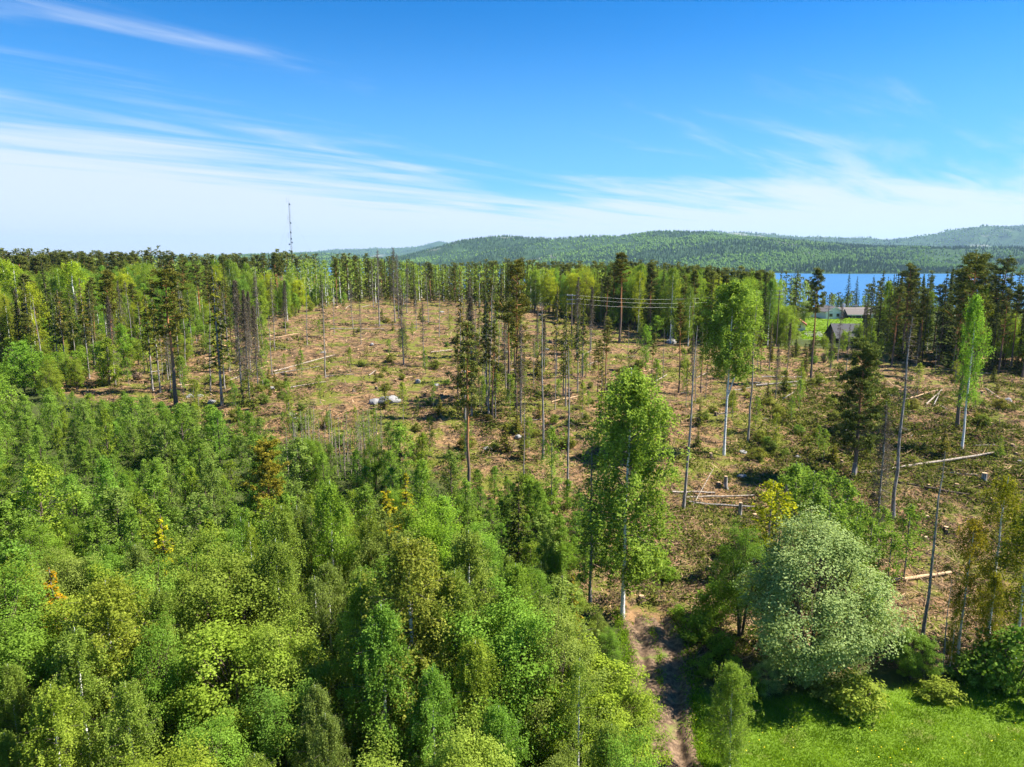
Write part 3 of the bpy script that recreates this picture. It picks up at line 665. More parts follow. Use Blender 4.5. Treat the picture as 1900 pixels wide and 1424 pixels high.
hill('hill_across_lake', [(-500, 486), (600, 486), (700, 484), (750, 474), (800, 463), (850, 451), (900, 442), (935, 439), (1020, 442), (1080, 436), (1150, 434), (1200, 431), (1300, 432), (1400, 438), (1500, 447), (1600, 453), (1700, 457), (1800, 459), (1900, 460), (2500, 462)],
     [(-500, 3600), (800, 3500), (900, 3300), (1200, 2700), (1500, 2250), (1700, 2230), (2500, 2300)], [(-500, 4600), (800, 4700), (1200, 4300), (1500, 3600), (2500, 3300)], 1, 28000, 15., hm, 51, pxr=(560, 2500))
hill('hill_far_right', [(700, 470), (1200, 446), (1300, 432), (1340, 430), (1400, 436), (1440, 441), (1560, 441), (1620, 443), (1680, 437), (1750, 426), (1800, 419), (1850, 416), (1900, 415), (2500, 410)],
     [(700, 5200), (2500, 4600)], [(700, 8200), (2500, 6900)], 1, 12000, 20., hm, 61, pxr=(1150, 2500))
hill('hill_far_left', [(-500, 476), (200, 474), (330, 471), (420, 471), (520, 470), (590, 466), (640, 461), (700, 460), (760, 457), (800, 451), (830, 449), (870, 453), (950, 460), (1100, 470)],
     [(-500, 8000), (1100, 8000)], [(-500, 11500), (1100, 11500)], 1, 7000, 24., hm, 71, pxr=(-500, 1100))
hill('hill_wooded_ridge', [(-500, 478), (300, 478), (380, 476), (420, 474), (480, 469), (540, 467), (600, 468), (650, 469), (700, 475), (800, 482), (900, 484)],
     [(-500, 3900), (900, 3900)], [(-500, 5600), (900, 5600)], 1, 9000, 17., hm, 81, pxr=(-500, 900))
#SECTION: trees
# ------------------------------------------------------------------ single trees standing in the clearing
G_SN = 'bare dead spruces left standing in the clearing'
G_PO = 'thin bare stems left standing in the clearing'
def V3(*c): return c
OL = (1.15, 1.0, .75); YG = (1.45, 1.15, .7); DK = (1.0, 1.0, .95); GOLD = (2.6, 1.5, .5)
stand('pine0', 327, 752, 500, 'pine_tree', 'tall pine with orange upper trunk and wide olive crown at the thicket edge', color=OL, w=1.25)
stand('slim_pine', 75, 682, 522, 'pine_tree', 'slim pine with a thin orange trunk beside two white birch stems', color=OL)
stand('birch2', 8, 690, 500, 'birch_tree', 'yellow-green birch with a chalk-white stem standing before the forest', color=YG, w=.8)
stand('birch0', 26, 697, 545, 'birch_tree', 'thinner birch with a white stem beside the chalk-white birch', color=YG, w=.6)
stand('dying_spruce', 177, 682, 522, 'dying_spruce', 'broad dying spruce with dark drooping branches behind the birch thicket', color=(1, 1, .9))
stand('pine1', 213, 704, 503, 'pine_tree', 'pine on a thin pale trunk beside the broad dying spruce', color=OL)
stand('thin_spruce0', 284, 726, 538, 'spruce_tree', 'slender yellowish spruce next to the wide olive pine', color=(1.9, 1.5, .9))
stand('thin_spruce1', 412, 752, 494, 'spruce_tree', 'scraggly spruce with yellow-green tips and bare lower trunk', color=(1.7, 1.5, .9), w=1.15)
stand('snag_dense', 452, 749, 518, 'dead_spruce', 'dead spruce bristling with brown twigs, pale stripped lower trunk')
stand('snag_dense', 463, 747, 536, 'dead_spruce', 'shorter twiggy dead spruce close behind the bristling dead one', w=.8)
stand('snag2', 749, 676, 535, 'dead_spruce', 'dark dead spruce with drooping twigs on the open slope')
stand('snag1', 787, 681, 559, 'dead_spruce', 'dead spruce with a thin brown top on the open slope')
stand('snag0', 704, 607, 461, 'dead_spruce', 'tall bare spruce with twiggy dark tip above the forest on the hill crest')
stand('snag1', 733, 600, 458, 'dead_spruce', 'tallest dead spruce on the hill crest with forked looking tip')
stand('snag0', 740, 592, 470, 'dead_spruce', 'pale-stemmed dead spruce just behind the tallest dead one')
stand('snag3', 693, 571, 482, 'dead_spruce', 'thick grey dead trunk with a broken top on the hill crest', w=1.4)
stand('slim_pine', 868, 957, 598, 'pine_tree', 'tall pine with two-toned trunk rising out of the birch thicket', color=DK, w=1.1)
stand('thin_spruce0', 864, 850, 612, 'spruce_tree', 'scraggly spruce close behind the pine that rises from the thicket', color=(1.4, 1.3, 1))
stand('pine2', 958, 762, 482, 'pine_tree', 'tall pine with orange trunk and layered crown in mid clearing', color=OL, w=.75)
stand('flat_pine', 943, 747, 566, 'pine_tree', 'small pine with a dark flat-topped crown beside the tall layered pine', color=DK)
stand('pole0', 1007, 852, 560, 'pine_tree', 'reddish brown bare stem with a sparse tip in mid clearing')
stand('pine3', 1149, 636, 470, 'pine_tree', 'lone tall pine with bright orange trunk at the dark forest edge', color=OL, w=1.15)
stand('birch_fork', 1343, 846, 523, 'birch_tree', 'tall forked birch with a long white trunk and high drooping crown', color=(.95, 1.02, .9), w=1.25, rz=.2)
stand('birch_big', 1155, 1142, 684, 'birch_tree', 'big drooping birch with white trunk standing by the muddy track', color=(1.0, 1.04, .9), w=1.25, rz=1.)
stand('snag0', 1095, 1120, 800, 'dead_spruce', 'grey dead spruce with bristly twigs beside the big drooping birch', w=1.1)
stand('pole1', 1268, 945, 604, 'dead_tree', 'thin brown leaning stem standing over the crossed logs', lean=.05, rz=0.)
stand('snag3', 1387, 821, 540, 'dead_spruce', 'dark bare-stemmed spruce beside the tall forked birch')
stand('pine1', 1504, 707, 499, 'pine_tree', 'tall dark pine with long bare trunk in front of the white house', color=DK, w=.8)
stand('snag1', 1554, 670, 563, 'dead_spruce', 'grey dead spruce standing before the dark-roofed garage')
stand('pole2', 1658, 962, 588, 'dead_spruce', 'big pale dead trunk with short broken branches on the brash', w=1.35)
stand('snag2', 1624, 1037, 748, 'dead_spruce', 'grey twiggy dead spruce beside the big pale dead trunk')
stand('pole0', 1711, 1187, 838, 'dead_spruce', 'dark dead trunk leaning beside the bronze aspens', w=1.2, lean=.04, rz=0.)
stand('pole1', 1748, 1250, 1078, 'dead_tree', 'thin pale dead sapling at the edge of the meadow', w=1.0)
stand('pine2', 1776, 793, 474, 'pine_tree', 'tall pine with thick dark trunk standing on the brash', color=DK, w=.9)
stand('birch2', 1784, 836, 545, 'birch_tree', 'bright green birch against the thick-trunked pine', color=(.9, 1.15, .8), w=.75)
stand('bushy_pine', 1586, 884, 636, 'pine_tree', 'bushy dark pine branching almost to the ground', color=(.85, .95, .9), w=.9)
stand('young0', 1198, 688, 603, 'young_birch', 'fresh green young birch before the lone orange-trunked pine', color=(.95, 1.1, .9), w=.85)
stand('sparse0', 1022, 953, 790, 'young_birch', 'slim birch with pale stem at the edge of the thicket', w=1.0)
stand('sparse1', 1222, 855, 750, 'young_birch', 'pale green young birch behind the big drooping birch', color=(1.1, 1.05, 1), w=1.3)
stand('slim_pine', 1259, 730, 560, 'pine_tree', 'slim pine with sparse crown at the foot of the birch wood', color=OL)
poles = [(85, 716, 548), (204, 704, 535), (247, 663, 520), (303, 709, 610), (318, 738, 600), (390, 726, 545), (355, 615, 545), (368, 615, 545), (380, 632, 570), (480, 655, 505), (482, 617, 495), (505, 698, 585), (604, 702, 526), (698, 607, 570), (773, 612, 532),
         (795, 602, 505), (815, 626, 535), (832, 608, 560), (907, 771, 529), (966, 781, 600), (972, 880, 740), (1053, 909, 640), (1077, 699, 603), (1289, 747, 640), (1309, 741, 676), (880, 700, 560), (925, 690, 575), (895, 720, 590), (1095, 690, 600), (1120, 668, 580),
         (1230, 700, 610), (1165, 660, 600), (1300, 690, 600), (620, 620, 540), (655, 610, 520), (570, 640, 530), (440, 660, 520), (425, 690, 540), (345, 680, 540), (150, 660, 540), (120, 670, 550), (850, 660, 565), (1030, 760, 630), (990, 720, 620), (45, 690, 560), (268, 690, 560), (1365, 700, 620), (1805, 700, 640), (1735, 690, 630)]
for i, (a, b, c) in enumerate(poles):
    k = ('pole0', 'pole1', 'pole2', 'snag3', 'snag1')[i % 5]
    stand(k, a, b, c, 'dead_tree', 'thin bare grey stem with stubby twigs in the clearing', 'tree', G_PO, lean=rng.normal()*.03)
sn = [(163, 640, 528), (232, 640, 520), (510, 650, 515), (530, 620, 520), (860, 640, 545), (905, 640, 540), (940, 650, 555), (1010, 690, 585), (670, 640, 560), (755, 580, 490), (1115, 600, 520), (1460, 690, 600), (1570, 690, 600), (1540, 690, 610), (410, 640, 520), (465, 690, 540), (340, 640, 520), (1700, 680, 600), (1600, 660, 560)]
for i, (a, b, c) in enumerate(sn):
    stand(('snag0', 'snag2', 'snag1', 'snag_dense')[i % 4], a, b, c, 'dead_spruce', 'bare dead spruce with a haze of brown twigs', 'tree', G_SN, w=.9, lean=rng.normal()*.025)
r4 = np.random.default_rng(44)
for i in range(95):
    if i < 45: a, b = r4.uniform(-20, 500), r4.uniform(632, 735); b = min(b, 690+a*.13); tp = r4.uniform(505, 580)
    elif i < 80: a, b = r4.uniform(840, 1130), r4.uniform(620, 800); tp = b-r4.uniform(70, 150)*(1+(b-620)/300)
    else: a, b = r4.uniform(1200, 1480), r4.uniform(650, 760); tp = b-r4.uniform(50, 110)
    k = r4.random()
    if k < .45: stand(f'thin_spruce{i % 2}', a, b, tp, 'spruce_tree', 'thin half-bare spruce left standing on the felled slope', 'tree', 'thin half-bare spruces on the felled slope', color=(1.6*r4.uniform(.7, 1.1), 1.4*r4.uniform(.8, 1.), 1.), w=r4.uniform(.7, 1.))
    elif k < .65: stand('slim_pine', a, b, tp, 'pine_tree', 'slim sparse pine left standing on the felled slope', 'tree', 'slim pines on the felled slope', color=(1.1, 1.05, 1.), w=1.1)
    elif k < .8: stand(f'sparse{i % 3}', a, b, max(tp, b-75), 'airy_birch', 'airy young birch on the felled slope among bare stems', 'tree', 'airy birches on the felled slope', w=1.2)
    else: stand(('snag2', 'snag_dense')[i % 2], a, b, tp, 'dead_spruce', 'bare dead spruce with a haze of brown twigs', 'tree', G_SN, w=.9)
# small growth left on the clearing
r5 = np.random.default_rng(55)
cnt = 0
while cnt < 330:
    a, b = r5.uniform(120, 1880), r5.uniform(575, 860)
    if not inpoly(np.array([a]), np.array([b]), CLEAR)[0] or (1300 < a < 1400 and b > 800): continue
    if a > 1600 and r5.random() < .6: continue
    x, y, _ = raycast(a, b); x, y = float(x[0]), float(y[0]); k = r5.random(); cnt += 1
    if k < .45: plant(f'sparse{r5.integers(3)}', x, y, r5.uniform(2.5, 6.), 'birch_sapling', 'thin pale green birch sapling growing on the felled slope', 'tree', 'birch saplings on the clearing', color=(r5.uniform(.9, 1.25), 1, .9), w=1.1)
    elif k < .68: plant(f'small_spruce{r5.integers(2)}', x, y, r5.uniform(1.5, 4.), 'small_spruce', 'little olive green spruce growing on the felled slope', 'tree', 'small spruces on the clearing', color=(r5.uniform(1.4, 2.), 1.5, 1))
    else: plant(f'bush{r5.integers(2)}', x, y, r5.uniform(.7, 1.7), 'low_bush', 'low green bush among the brash on the felled slope', 'bush', 'low bushes on the clearing', color=(r5.uniform(.6, .95), r5.uniform(.6, .8), .8), w=1.2)

# ------------------------------------------------------------------ trees round the meadow and track
stand('willow0', 1500, 1262, 972, 'willow_tree', 'big round grey-green willow at the meadow edge', color=(1, 1, 1), w=1.2)
at_depth('broad1', 1385, 47.5, 985, 'broadleaf_tree', 'dark green leafy tree pressed against the grey-green willow', color=(.62, .78, .7), w=.85)
at_depth('maple', 1618, 45., 1075, 'maple_tree', 'bright green maple on the sunny side of the grey-green willow', color=(.85, 1.0, .7), w=.62)
at_depth('willow1', 1430, 40.5, 1222, 'willow_bush', 'low grey-green willow bush at the foot of the big willow', 'bush', color=(.85, .95, .85), w=1.4)
stand('bush1', 1588, 1322, 1258, 'leafy_bush', 'round bright bush casting its own shadow on the meadow', 'bush', color=(1.15, 1.05, 1.), w=1.25)
stand('bush0', 1535, 1300, 1250, 'leafy_bush', 'paler bush beside the round bright bush', 'bush', color=(1.0, .95, 1.3), w=1.1)
stand('maple', 1690, 1258, 1170, 'maple_bush', 'small spreading maple bush between willow and dead trunk', 'bush', color=(.75, .9, .8), w=1.1)
stand('bush0', 1745, 1298, 1262, 'leafy_bush', 'yellowish low bush at the shaded end of the meadow', 'bush', color=(1.1, 1.0, .9), w=1.5)
stand('birch_near0', 1352, 1437, 1232, 'birch_tree', 'small bright birch standing alone at the corner of the meadow', color=(1.05, 1.08, .95), w=.9)
at_depth('maple', 1100, 33., 1222, 'maple_tree', 'bright yellow-green maple beside the muddy track', color=(1.15, 1.12, .75), w=1.12)
BRZ = (2.2, 1.05, .55)
for i, (a, d, tp, w, c) in enumerate([(1808, 45., 960, .62, (1.9, 1.0, .5)), (1872, 46., 885, .72, (1.5, .95, .5)), (1850, 42.5, 1060, .6, (1.7, 1.0, .55)), (1920, 44., 930, .8, (1.3, .95, .6)), (1775, 43., 1130, .5, (1.6, 1, .5))]):
    at_depth(f'birch{i % 3}', a, d, tp, 'aspen_tree', 'young aspen with bronze-tinted leaves at the shaded meadow edge', 'tree', 'bronze aspens at the meadow edge', color=tuple(v*.74 for v in (c[0]*.85, c[1], c[2])), w=w*1.4)
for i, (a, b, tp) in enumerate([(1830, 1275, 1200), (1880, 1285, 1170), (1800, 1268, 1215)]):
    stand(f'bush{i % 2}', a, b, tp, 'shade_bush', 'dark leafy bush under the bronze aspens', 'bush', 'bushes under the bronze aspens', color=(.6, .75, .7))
at_depth('sparse2', 1435, 56., 893, 'aspen_tree', 'small yellow-green aspen above the grey-green willow', color=(1.7, 1.25, .4), w=1.5)
for i, (a, d, tp) in enumerate([(1480, 60., 858), (1510, 58., 875), (1545, 61., 870), (1575, 57., 890), (1600, 55., 930), (1620, 53., 960), (1525, 55., 905), (1490, 64., 860), (1560, 53., 935), (1690, 56., 935), (1655, 52., 985), (1640, 58., 940), (1455, 62., 880), (1590, 51., 960), (1540, 52., 930)]):
    at_depth(f'sparse{i % 3}', a, d, tp, 'young_birch', 'slender airy birch on the brash behind the big willow', 'tree', 'slender birches behind the willow', color=(.85, .92, .85), w=1.35)

# ------------------------------------------------------------------ named trees in the foreground wood
FGN = [('birch_near0', 190, 33., 1080, 'big drooping yellow-green birch filling the front of the leafy wood', (1.2, 1.02, .75), 1.1),
       ('broad1', 275, 37., 1072, 'round fresh green tree close behind the big front birch', (.85, 1.0, .9), .95),
       ('broad0', 15, 33., 1150, 'dense green leafy tree to one side of the big front birch', (.8, .95, .75), 1.),
       ('maple', 430, 33.5, 1160, 'yellow-green maple with a broad sunlit crown in the leafy wood', (1.05, 1.08, .8), 1.15),
       ('broad2', 520, 31., 1270, 'glossy dark green tree in front of the broad maple', (.65, .85, .8), 1.),
       ('birch_near1', 755, 33.5, 1000, 'tall olive birch with pale trunk showing through its crown', (1.15, .92, .85), 1.2),
       ('birch_near1', 612, 45., 893, 'narrow bright green birch with a pointed top', (1.0, 1.1, .75), .85),
       ('birch_near0', 520, 43., 940, 'wide drooping birch beside the narrow pointed one', (1.0, .98, .9), .75),
       ('birch_near1', 870, 40., 985, 'soft green birch with bare twigs at its top', (1.0, .95, .95), 1.1),
       ('birch_near0', 960, 38., 1045, 'leafy birch next to the bright maple by the track', (.95, 1.02, .75), .8),
       ('sparse0', 1045, 41., 1070, 'thin-leaved grey birch leaning over the track', (.9, .85, 1.), 1.6),
       ('small_spruce0', 1062, 43., 1062, 'narrow yellowish spruce among the birches by the track', (2.3, 1.6, .8), .55),
       ('birch_near1', 670, 37., 1055, 'sparse birch with grey stem in front of the pointed birch', (.95, .98, .9), .8),
       ('small_spruce1', 297, 46., 955, 'golden spruce standing up from the leafy wood', (3.6, 2.9, .7), .85),
       ('spruce0', 752, 53., 872, 'dark golden spruce with spreading boughs amid bright birches', (2.8, 2.1, .6), 1.3),
       ('small_spruce1', 715, 52., 905, 'smaller golden spruce beside the spreading one', (3., 2.2, .6), 1.),
       ('bushy_pine', 492, 60., 822, 'brownish gold bushy pine beside the bare saplings', (1.9, 1.45, .7), .85),
       ('thin_spruce0', 92, 38., 1055, 'half-dead larch with rusty needles behind the big front birch', (4.2, 2.1, .5), 1.6),
       ('broad2', 800, 46., 930, 'bright green tree beside the golden spruces', (.95, 1.12, .65), .8),
       ('small_spruce0', 962, 58., 885, 'dark little spruce at the thicket edge', (1.2, 1.3, .9), .8),
       ('broad1', 1015, 52., 985, 'dark green round shrub-like tree below the slim pale birch', (.6, .75, .75), .5)]
named = []
for pk, a, d, tp, lab, c, w in FGN:
    o = at_depth(pk, a, d, tp, 'larch_tree' if 'larch' in lab else ('pine_tree' if 'pine ' in lab else ('spruce_tree' if 'spruce' in lab else ('birch_tree' if 'birch' in lab else ('maple_tree' if 'maple' in lab else 'broadleaf_tree')))), lab, color=c, w=w)
    named.append((o.location.x, o.location.y))
# the bare saplings
r6 = np.random.default_rng(66)
for i in range(64):
    a, b = r6.uniform(535, 712), r6.uniform(838, 905)-.0
    b = b-(a-540)*.12
    x, y, _ = raycast(a, b); x, y = float(x[0]), float(y[0])
    plant(f'sap{i % 3}', x, y, r6.uniform(4., 6.5), 'bare_sapling', 'bare straight sapling in the pale leafless clump', 'tree', 'bare saplings in the thicket', color=(1, 1, 1), w=1.1)

# ------------------------------------------------------------------ fill: thicket, leafy wood
def darts(n, poly, dmin, r, avoid=(), tries=40000):
    xs = [p[0] for p in poly]; ys_ = [p[1] for p in poly]; pts = []; grid = {}
    def near(x, y):
        gx, gy = int(x//dmin), int(y//dmin)
        for i in (-1, 0, 1):
            for j in (-1, 0, 1):
                for (a, b) in grid.get((gx+i, gy+j), ()):
                    if (a-x)**2+(b-y)**2 < dmin*dmin: return True
        return False
    for (a, b) in avoid: grid.setdefault((int(a//dmin), int(b//dmin)), []).append((a, b))
    X = r.uniform(min(xs), max(xs), tries); Y = r.uniform(min(ys_), max(ys_), tries); ok = inpoly(X, Y, poly)
    for x, y in zip(X[ok], Y[ok]):
        if near(x, y): continue
        pts.append((x, y)); grid.setdefault((int(x//dmin), int(y//dmin)), []).append((x, y))
        if len(pts) >= n: break
    return pts
ENV_T = [(-400, 690), (0, 700), (150, 716), (300, 736), (420, 754), (520, 750), (600, 768), (700, 778), (800, 792), (880, 822), (960, 838), (1030, 880), (1100, 980)]
THICK = [(-82, 47), (-82, 96), (-62, 96), (-45, 93), (-32, 88), (-22, 84), (-12, 78), (-5, 72), (3, 66), (7, 60), (6, 53), (0, 48), (-20, 46)]
r7 = np.random.default_rng(77)
pts = darts(430, THICK, 1.75, r7)
px0, py0 = project(np.array([p[0] for p in pts]), np.array([p[1] for p in pts]), ground(np.array([p[0] for p in pts]), np.array([p[1] for p in pts])))
YC = [((.95, 1.02, .9), 'fresh green'), ((.82, 1.0, .85), 'deep green'), ((1.15, 1.08, .75), 'yellow-green'), ((.95, .92, 1.15), 'greyish green')]
n_y = 0
for (x, y), a, b in zip(pts, px0, py0):
    if a < -220: continue
    if 525 < a < 715 and 800-(a-540)*.1 < b < 905 and r7.random() < .8: continue
    h = (3.2+4.2*r7.random()**1.2)*(.7+.6*float(vnoise(x/6, y/6, 71)))*(1.15 if y < 60 else 1.)*(.7 if x > -6 else 1)
    zt = float(ground(x, y))+h; lim = np.interp(project(x, y, zt)[0], [e[0] for e in ENV_T], [e[1] for e in ENV_T])
    h = min(h, top_z(y, lim+r7.uniform(0, 14))-float(ground(x, y)))
    if h < 1.3: continue
    c, nm = YC[r7.choice(4, p=[.42, .25, .15, .18])]; v = r7.uniform(.85, 1.12)
    if n_y < 300 and r7.random() < .86:
        plant(f'young{r7.integers(5)}', x, y, h, 'young_birch', ('tall ' if h > 5.2 else ('short ' if h < 3.4 else 'mid-height '))+nm+' young birch packed into the dense thicket', 'tree', ('tall ' if h > 5.2 else ('short ' if h < 3.4 else 'mid-height '))+nm+' young birches in the thicket', color=tuple(k*v for k in c), w=r7.uniform(.8, 1.5)); n_y += 1
    else:
        plant(f'broad{r7.integers(3)}', x, y, h*.8, 'leafy_sapling', 'rounded leafy sapling between the young birches', 'tree', 'rounded saplings in the thicket', color=(.85*v, 1.0*v, .7*v), w=r7.uniform(.7, .95))
ENV_F = [(-300, 1040), (0, 1000), (150, 1000), (300, 985), (430, 960), (560, 930), (640, 925), (760, 960), (860, 960), (950, 1020), (1050, 1050), (1150, 1170), (1200, 1290), (1300, 1500)]
WOOD = [(-52, 22), (-52, 50), (-20, 50), (0, 50), (6, 49), (6.6, 42), (5.6, 37), (5.4, 30), (6, 22)]
r8 = np.random.default_rng(88)
pts = darts(140, WOOD, 2.3, r8, named)
FK = [('birch_near0', 'birch_tree', 'drooping birch', .65), ('birch_near1', 'birch_tree', 'drooping birch', .8), ('broad0', 'broadleaf_tree', 'rounded broadleaf', .85), ('broad1', 'broadleaf_tree', 'rounded broadleaf', .8), ('birch3', 'birch_tree', 'drooping birch', .75), ('birch_near1', 'birch_tree', 'feathery birch', .7)]
FC = [((1., .98, .9), 'soft green'), ((.78, .98, .8), 'deep green'), ((1.15, 1.08, .75), 'yellow-green'), ((.9, .85, 1.05), 'grey-green')]
for (x, y) in pts:
    a, b = project(x, y, float(ground(x, y)))
    h = r8.uniform(7.5, 11.5)*(1. if y > 30 else .8)
    zt = float(ground(x, y))+h; lim = np.interp(project(x, y, zt)[0], [e[0] for e in ENV_F], [e[1] for e in ENV_F]) + max(0, 42-y)*9
    h = min(h, top_z(y, lim+r8.uniform(0, 30))-float(ground(x, y)))
    if h < 2: continue
    pk, nm, lb, w = FK[r8.choice(6, p=[.16, .26, .14, .14, .12, .18])]; c, cn = FC[r8.choice(4, p=[.38, .26, .16, .2])]; v = r8.uniform(.85, 1.12)
    plant(pk, x, y, h, nm, f'{cn} {lb} crowded in the leafy wood', 'tree', f'{cn} {lb} trees in the leafy wood', color=tuple(k*v for k in c), w=w*r8.uniform(.9, 1.3))
# growth between thicket, track and clearing
MIDP = [(-3, 55), (-6, 70), (-2, 76), (5, 74), (8, 66), (8.5, 58), (6, 51), (2, 50)]
for (x, y) in darts(48, MIDP, 1.3, r8):
    k = r8.random(); h = r8.uniform(1.6, 3.6)
    if k < .55: plant(f'young{r8.integers(5)}', x, y, h, 'bushy_birch', 'low bushy birch at the ragged edge of the thicket', 'tree', 'low birches at the thicket edge', color=(.85, .95, .8), w=1.3)
    else: plant(f'bush{r8.integers(2)}', x, y, h*.7, 'leafy_bush', 'leafy green bush at the ragged edge of the thicket', 'bush', 'bushes at the thicket edge', color=(.8, .9, .7), w=1.)
for (a, b, h) in [(1215, 1060, 2.2), (1195, 1075, 1.5), (1240, 1080, 1.6), (1300, 1190, 2.4), (1325, 1150, 2.8), (1340, 1225, 2.0), (1260, 1150, 1.2), (1310, 1255, 1.5), (1180, 1050, 1.6), (1360, 1275, 1.8), (1395, 1290, 1.5)]:
    x, y, _ = raycast(a, b); plant(f'bush{int(a) % 2}', float(x[0]), float(y[0]), h, 'leafy_bush', 'leafy bush beside the muddy track', 'bush', 'bushes beside the track', color=(.85, 1, .75), w=.9)

# ------------------------------------------------------------------ the forests round the clearing
EDGE = [(-400, 112), (0, 122), (100, 138), (300, 172), (480, 205), (600, 262), (700, 292), (930, 262), (1050, 235), (1150, 202), (1290, 172), (1380, 172), (1500, 178), (1620, 165), (1750, 152), (1900, 142), (2300, 125)]
ENV_B = [(-300, 470), (0, 472), (60, 470), (170, 472), (250, 472), (310, 464), (360, 480), (420, 476), (470, 480), (520, 472), (600, 482), (640, 478), (700, 480), (760, 488), (830, 494), (900, 490), (960, 486), (1000, 494), (1060, 496), (1120, 493), (1160, 489), (1250, 496), (1330, 502), (1400, 506), (1460, 506), (1500, 512), (1512, 546), (1570, 548), (1600, 546), (1618, 520), (1660, 505), (1720, 512), (1760, 492), (1800, 474), (1860, 480), (1900, 486), (2300, 486)]
r9 = np.random.default_rng(99); cand = []; grid = {}
ed = np.array(EDGE, float); eb = np.array(ENV_B, float)
N = 110000; tpx = r9.uniform(-160, 2060, N); dep = np.exp(r9.uniform(math.log(118), math.log(900), N))
xx = (tpx-CX)/FPX*dep*1.0; gz = ground(xx, dep); pxx, pyy = project(xx, dep, gz); edl = np.interp(pxx, ed[:, 0], ed[:, 1])
for i in range(N):
    x, y = float(xx[i]), float(dep[i])
    if y < edl[i]*(1+.05*r9.normal()) or gz[i] < LAKE_Z+1.5: continue
    if 1430 < pxx[i] < 1640 and y < 330: continue
    if 620 < pxx[i] < 1480 and y < 1.5*edl[i]: dm = 2.6
    else: dm = 3.0 if y < 260 else (3.6 if y < 420 else 6.)
    if y > 260 and pxx[i] < 620: dm *= 1.1
    gx, gy = int(x//9), int(y//9); bad = False
    for a in (-1, 0, 1):
        for b in (-1, 0, 1):
            for q in grid.get((gx+a, gy+b), ()):
                if (q[0]-x)**2+(q[1]-y)**2 < dm*dm: bad = True; break
    if bad: continue
    grid.setdefault((gx, gy), []).append((x, y)); cand.append((x, y, float(gz[i]), float(pxx[i])))
cand.sort(key=lambda c: c[1])
cover = {}; cnts = {'spruce': 0, 'pine': 0, 'birch': 0}; stuff = {'spruce': MB(), 'pine': MB(), 'birch': MB()}; nst = 0
for (x, y, z, p) in cand:
    nz = float(vnoise(x/25, y/25, 91)); k = r9.random()
    if p < 620: kind = 'birch' if nz > .60 else ('pine' if k < .48 else ('spruce' if k < .78 else 'birch'))
    elif p < 1000: kind = 'spruce' if k < .66 else ('pine' if k < .74 else 'birch')
    elif p < 1500: kind = 'birch' if k < .46 else ('spruce' if k < .82 else 'pine')
    else: kind = 'spruce' if k < .55 else ('pine' if k < .85 else 'birch')
    h = {'spruce': r9.uniform(14, 21), 'pine': r9.uniform(14, 20), 'birch': r9.uniform(11, 17)}[kind]
    if 560 < p < 1480: h = h*1.08+1.5
    e_ = float(np.interp(p, ed[:, 0], ed[:, 1]))
    if y < e_*1.1 and p < 620: h *= r9.uniform(.4, .95)
    if p > 1500 and y > 200: h *= .9
    mx = top_z(y, float(np.interp(p, eb[:, 0], eb[:, 1]))+r9.gamma(1.3, 6.)-5.)-z
    h = min(h, mx)
    tpy = project(x, y, z+h)[1]; b0 = int((p-7-20*min(1, 150/y)+400)//8); b1 = int((p+7+20*min(1, 150/y)+400)//8)
    see = [cover.get(q, [0, 9999]) for q in range(b0, b1+1)]
    if min(c_[0] for c_ in see) > 5 and all(tpy > c_[1]+6 for c_ in see): continue
    for q in range(b0, b1+1): c_ = cover.setdefault(q, [0, 9999]); c_[0] += 1; c_[1] = min(c_[1], tpy)
    if h < (3. if 1500 < p < 1615 else 5.): continue
    v = r9.uniform(.8, 1.2)
    sz_ = 'low' if h < 9 else ('tall' if h > 15 else 'middling')
    if kind == 'birch': ti = r9.choice(3, p=[.5, .33, .17]); c = [(1.0*v, 1.05*v, .8), (.75*v, .95*v, .9), (1.35*v, 1.15*v, .6)][ti]; tn = ('fresh green', 'deep green', 'yellow-green')[ti]+' birch'
    elif kind == 'spruce': ti = r9.random() < .5; c = (1.35*v, 1.35*v, 1.) if ti else (.9*v, 1.05*v, 1.1); tn = ('olive' if ti else 'dark')+' pointed spruce'
    else: c = (1.05*v, 1.05*v, 1); tn = 'round-topped pine'
    zone = 'left' if p < 620 else ('mid' if p < 1400 else 'right')
    where = {'left': 'in the mixed forest', 'mid': 'in the crest wood', 'right': 'in the lakeside conifer wood'}[zone]
    nm = f'{sz_} {tn}'
    if cnts[kind] < {'birch': 200, 'spruce': 240, 'pine': 245}[kind]:
        cnts[kind] += 1
        lb, gp = f'{nm} {where}', f'{nm} trees {where}'
        if kind == 'birch' and y < 400 and r9.random() < (.5 if p < 560 or p > 1000 else 1.): plant(f'broad{r9.integers(3)}', x, y, h*.92, 'birch_tree', lb, 'tree', gp, color=c, w=r9.uniform(.55, .8))
        elif y < 300: plant(f'{kind}{r9.integers(4 if kind != "birch" else 4)}', x, y, h, kind+'_tree', lb, 'tree', gp, color=c, w=r9.uniform(.85, 1.15))
        else:
            o = link(kind+'_tree', FARM[f'{kind}{r9.integers(2)}']); s_ = h/18.; o.location = (x, y, z); o.scale = (s_, s_, s_); o.rotation_euler = (0, 0, r9.random()*6.28); o.color = (*c, 1); tag(o, lb, 'tree', gp)
    elif nst < 1250:
        nst += 1; s_ = h/18.; stuff[kind].merge(FAR[f'{kind}{r9.integers(2)}'], (x, y, z), r9.random()*6.28, (s_, s_, s_), dv=r9.normal()*.12)
print('FOREST', cnts, nst)
for k, mb in stuff.items():
    if mb.n: tag(mb.build('distant_'+k+'_wood', FM[k]), f'far {k} woodland sloping down towards the lake', 'wood', kind='stuff')
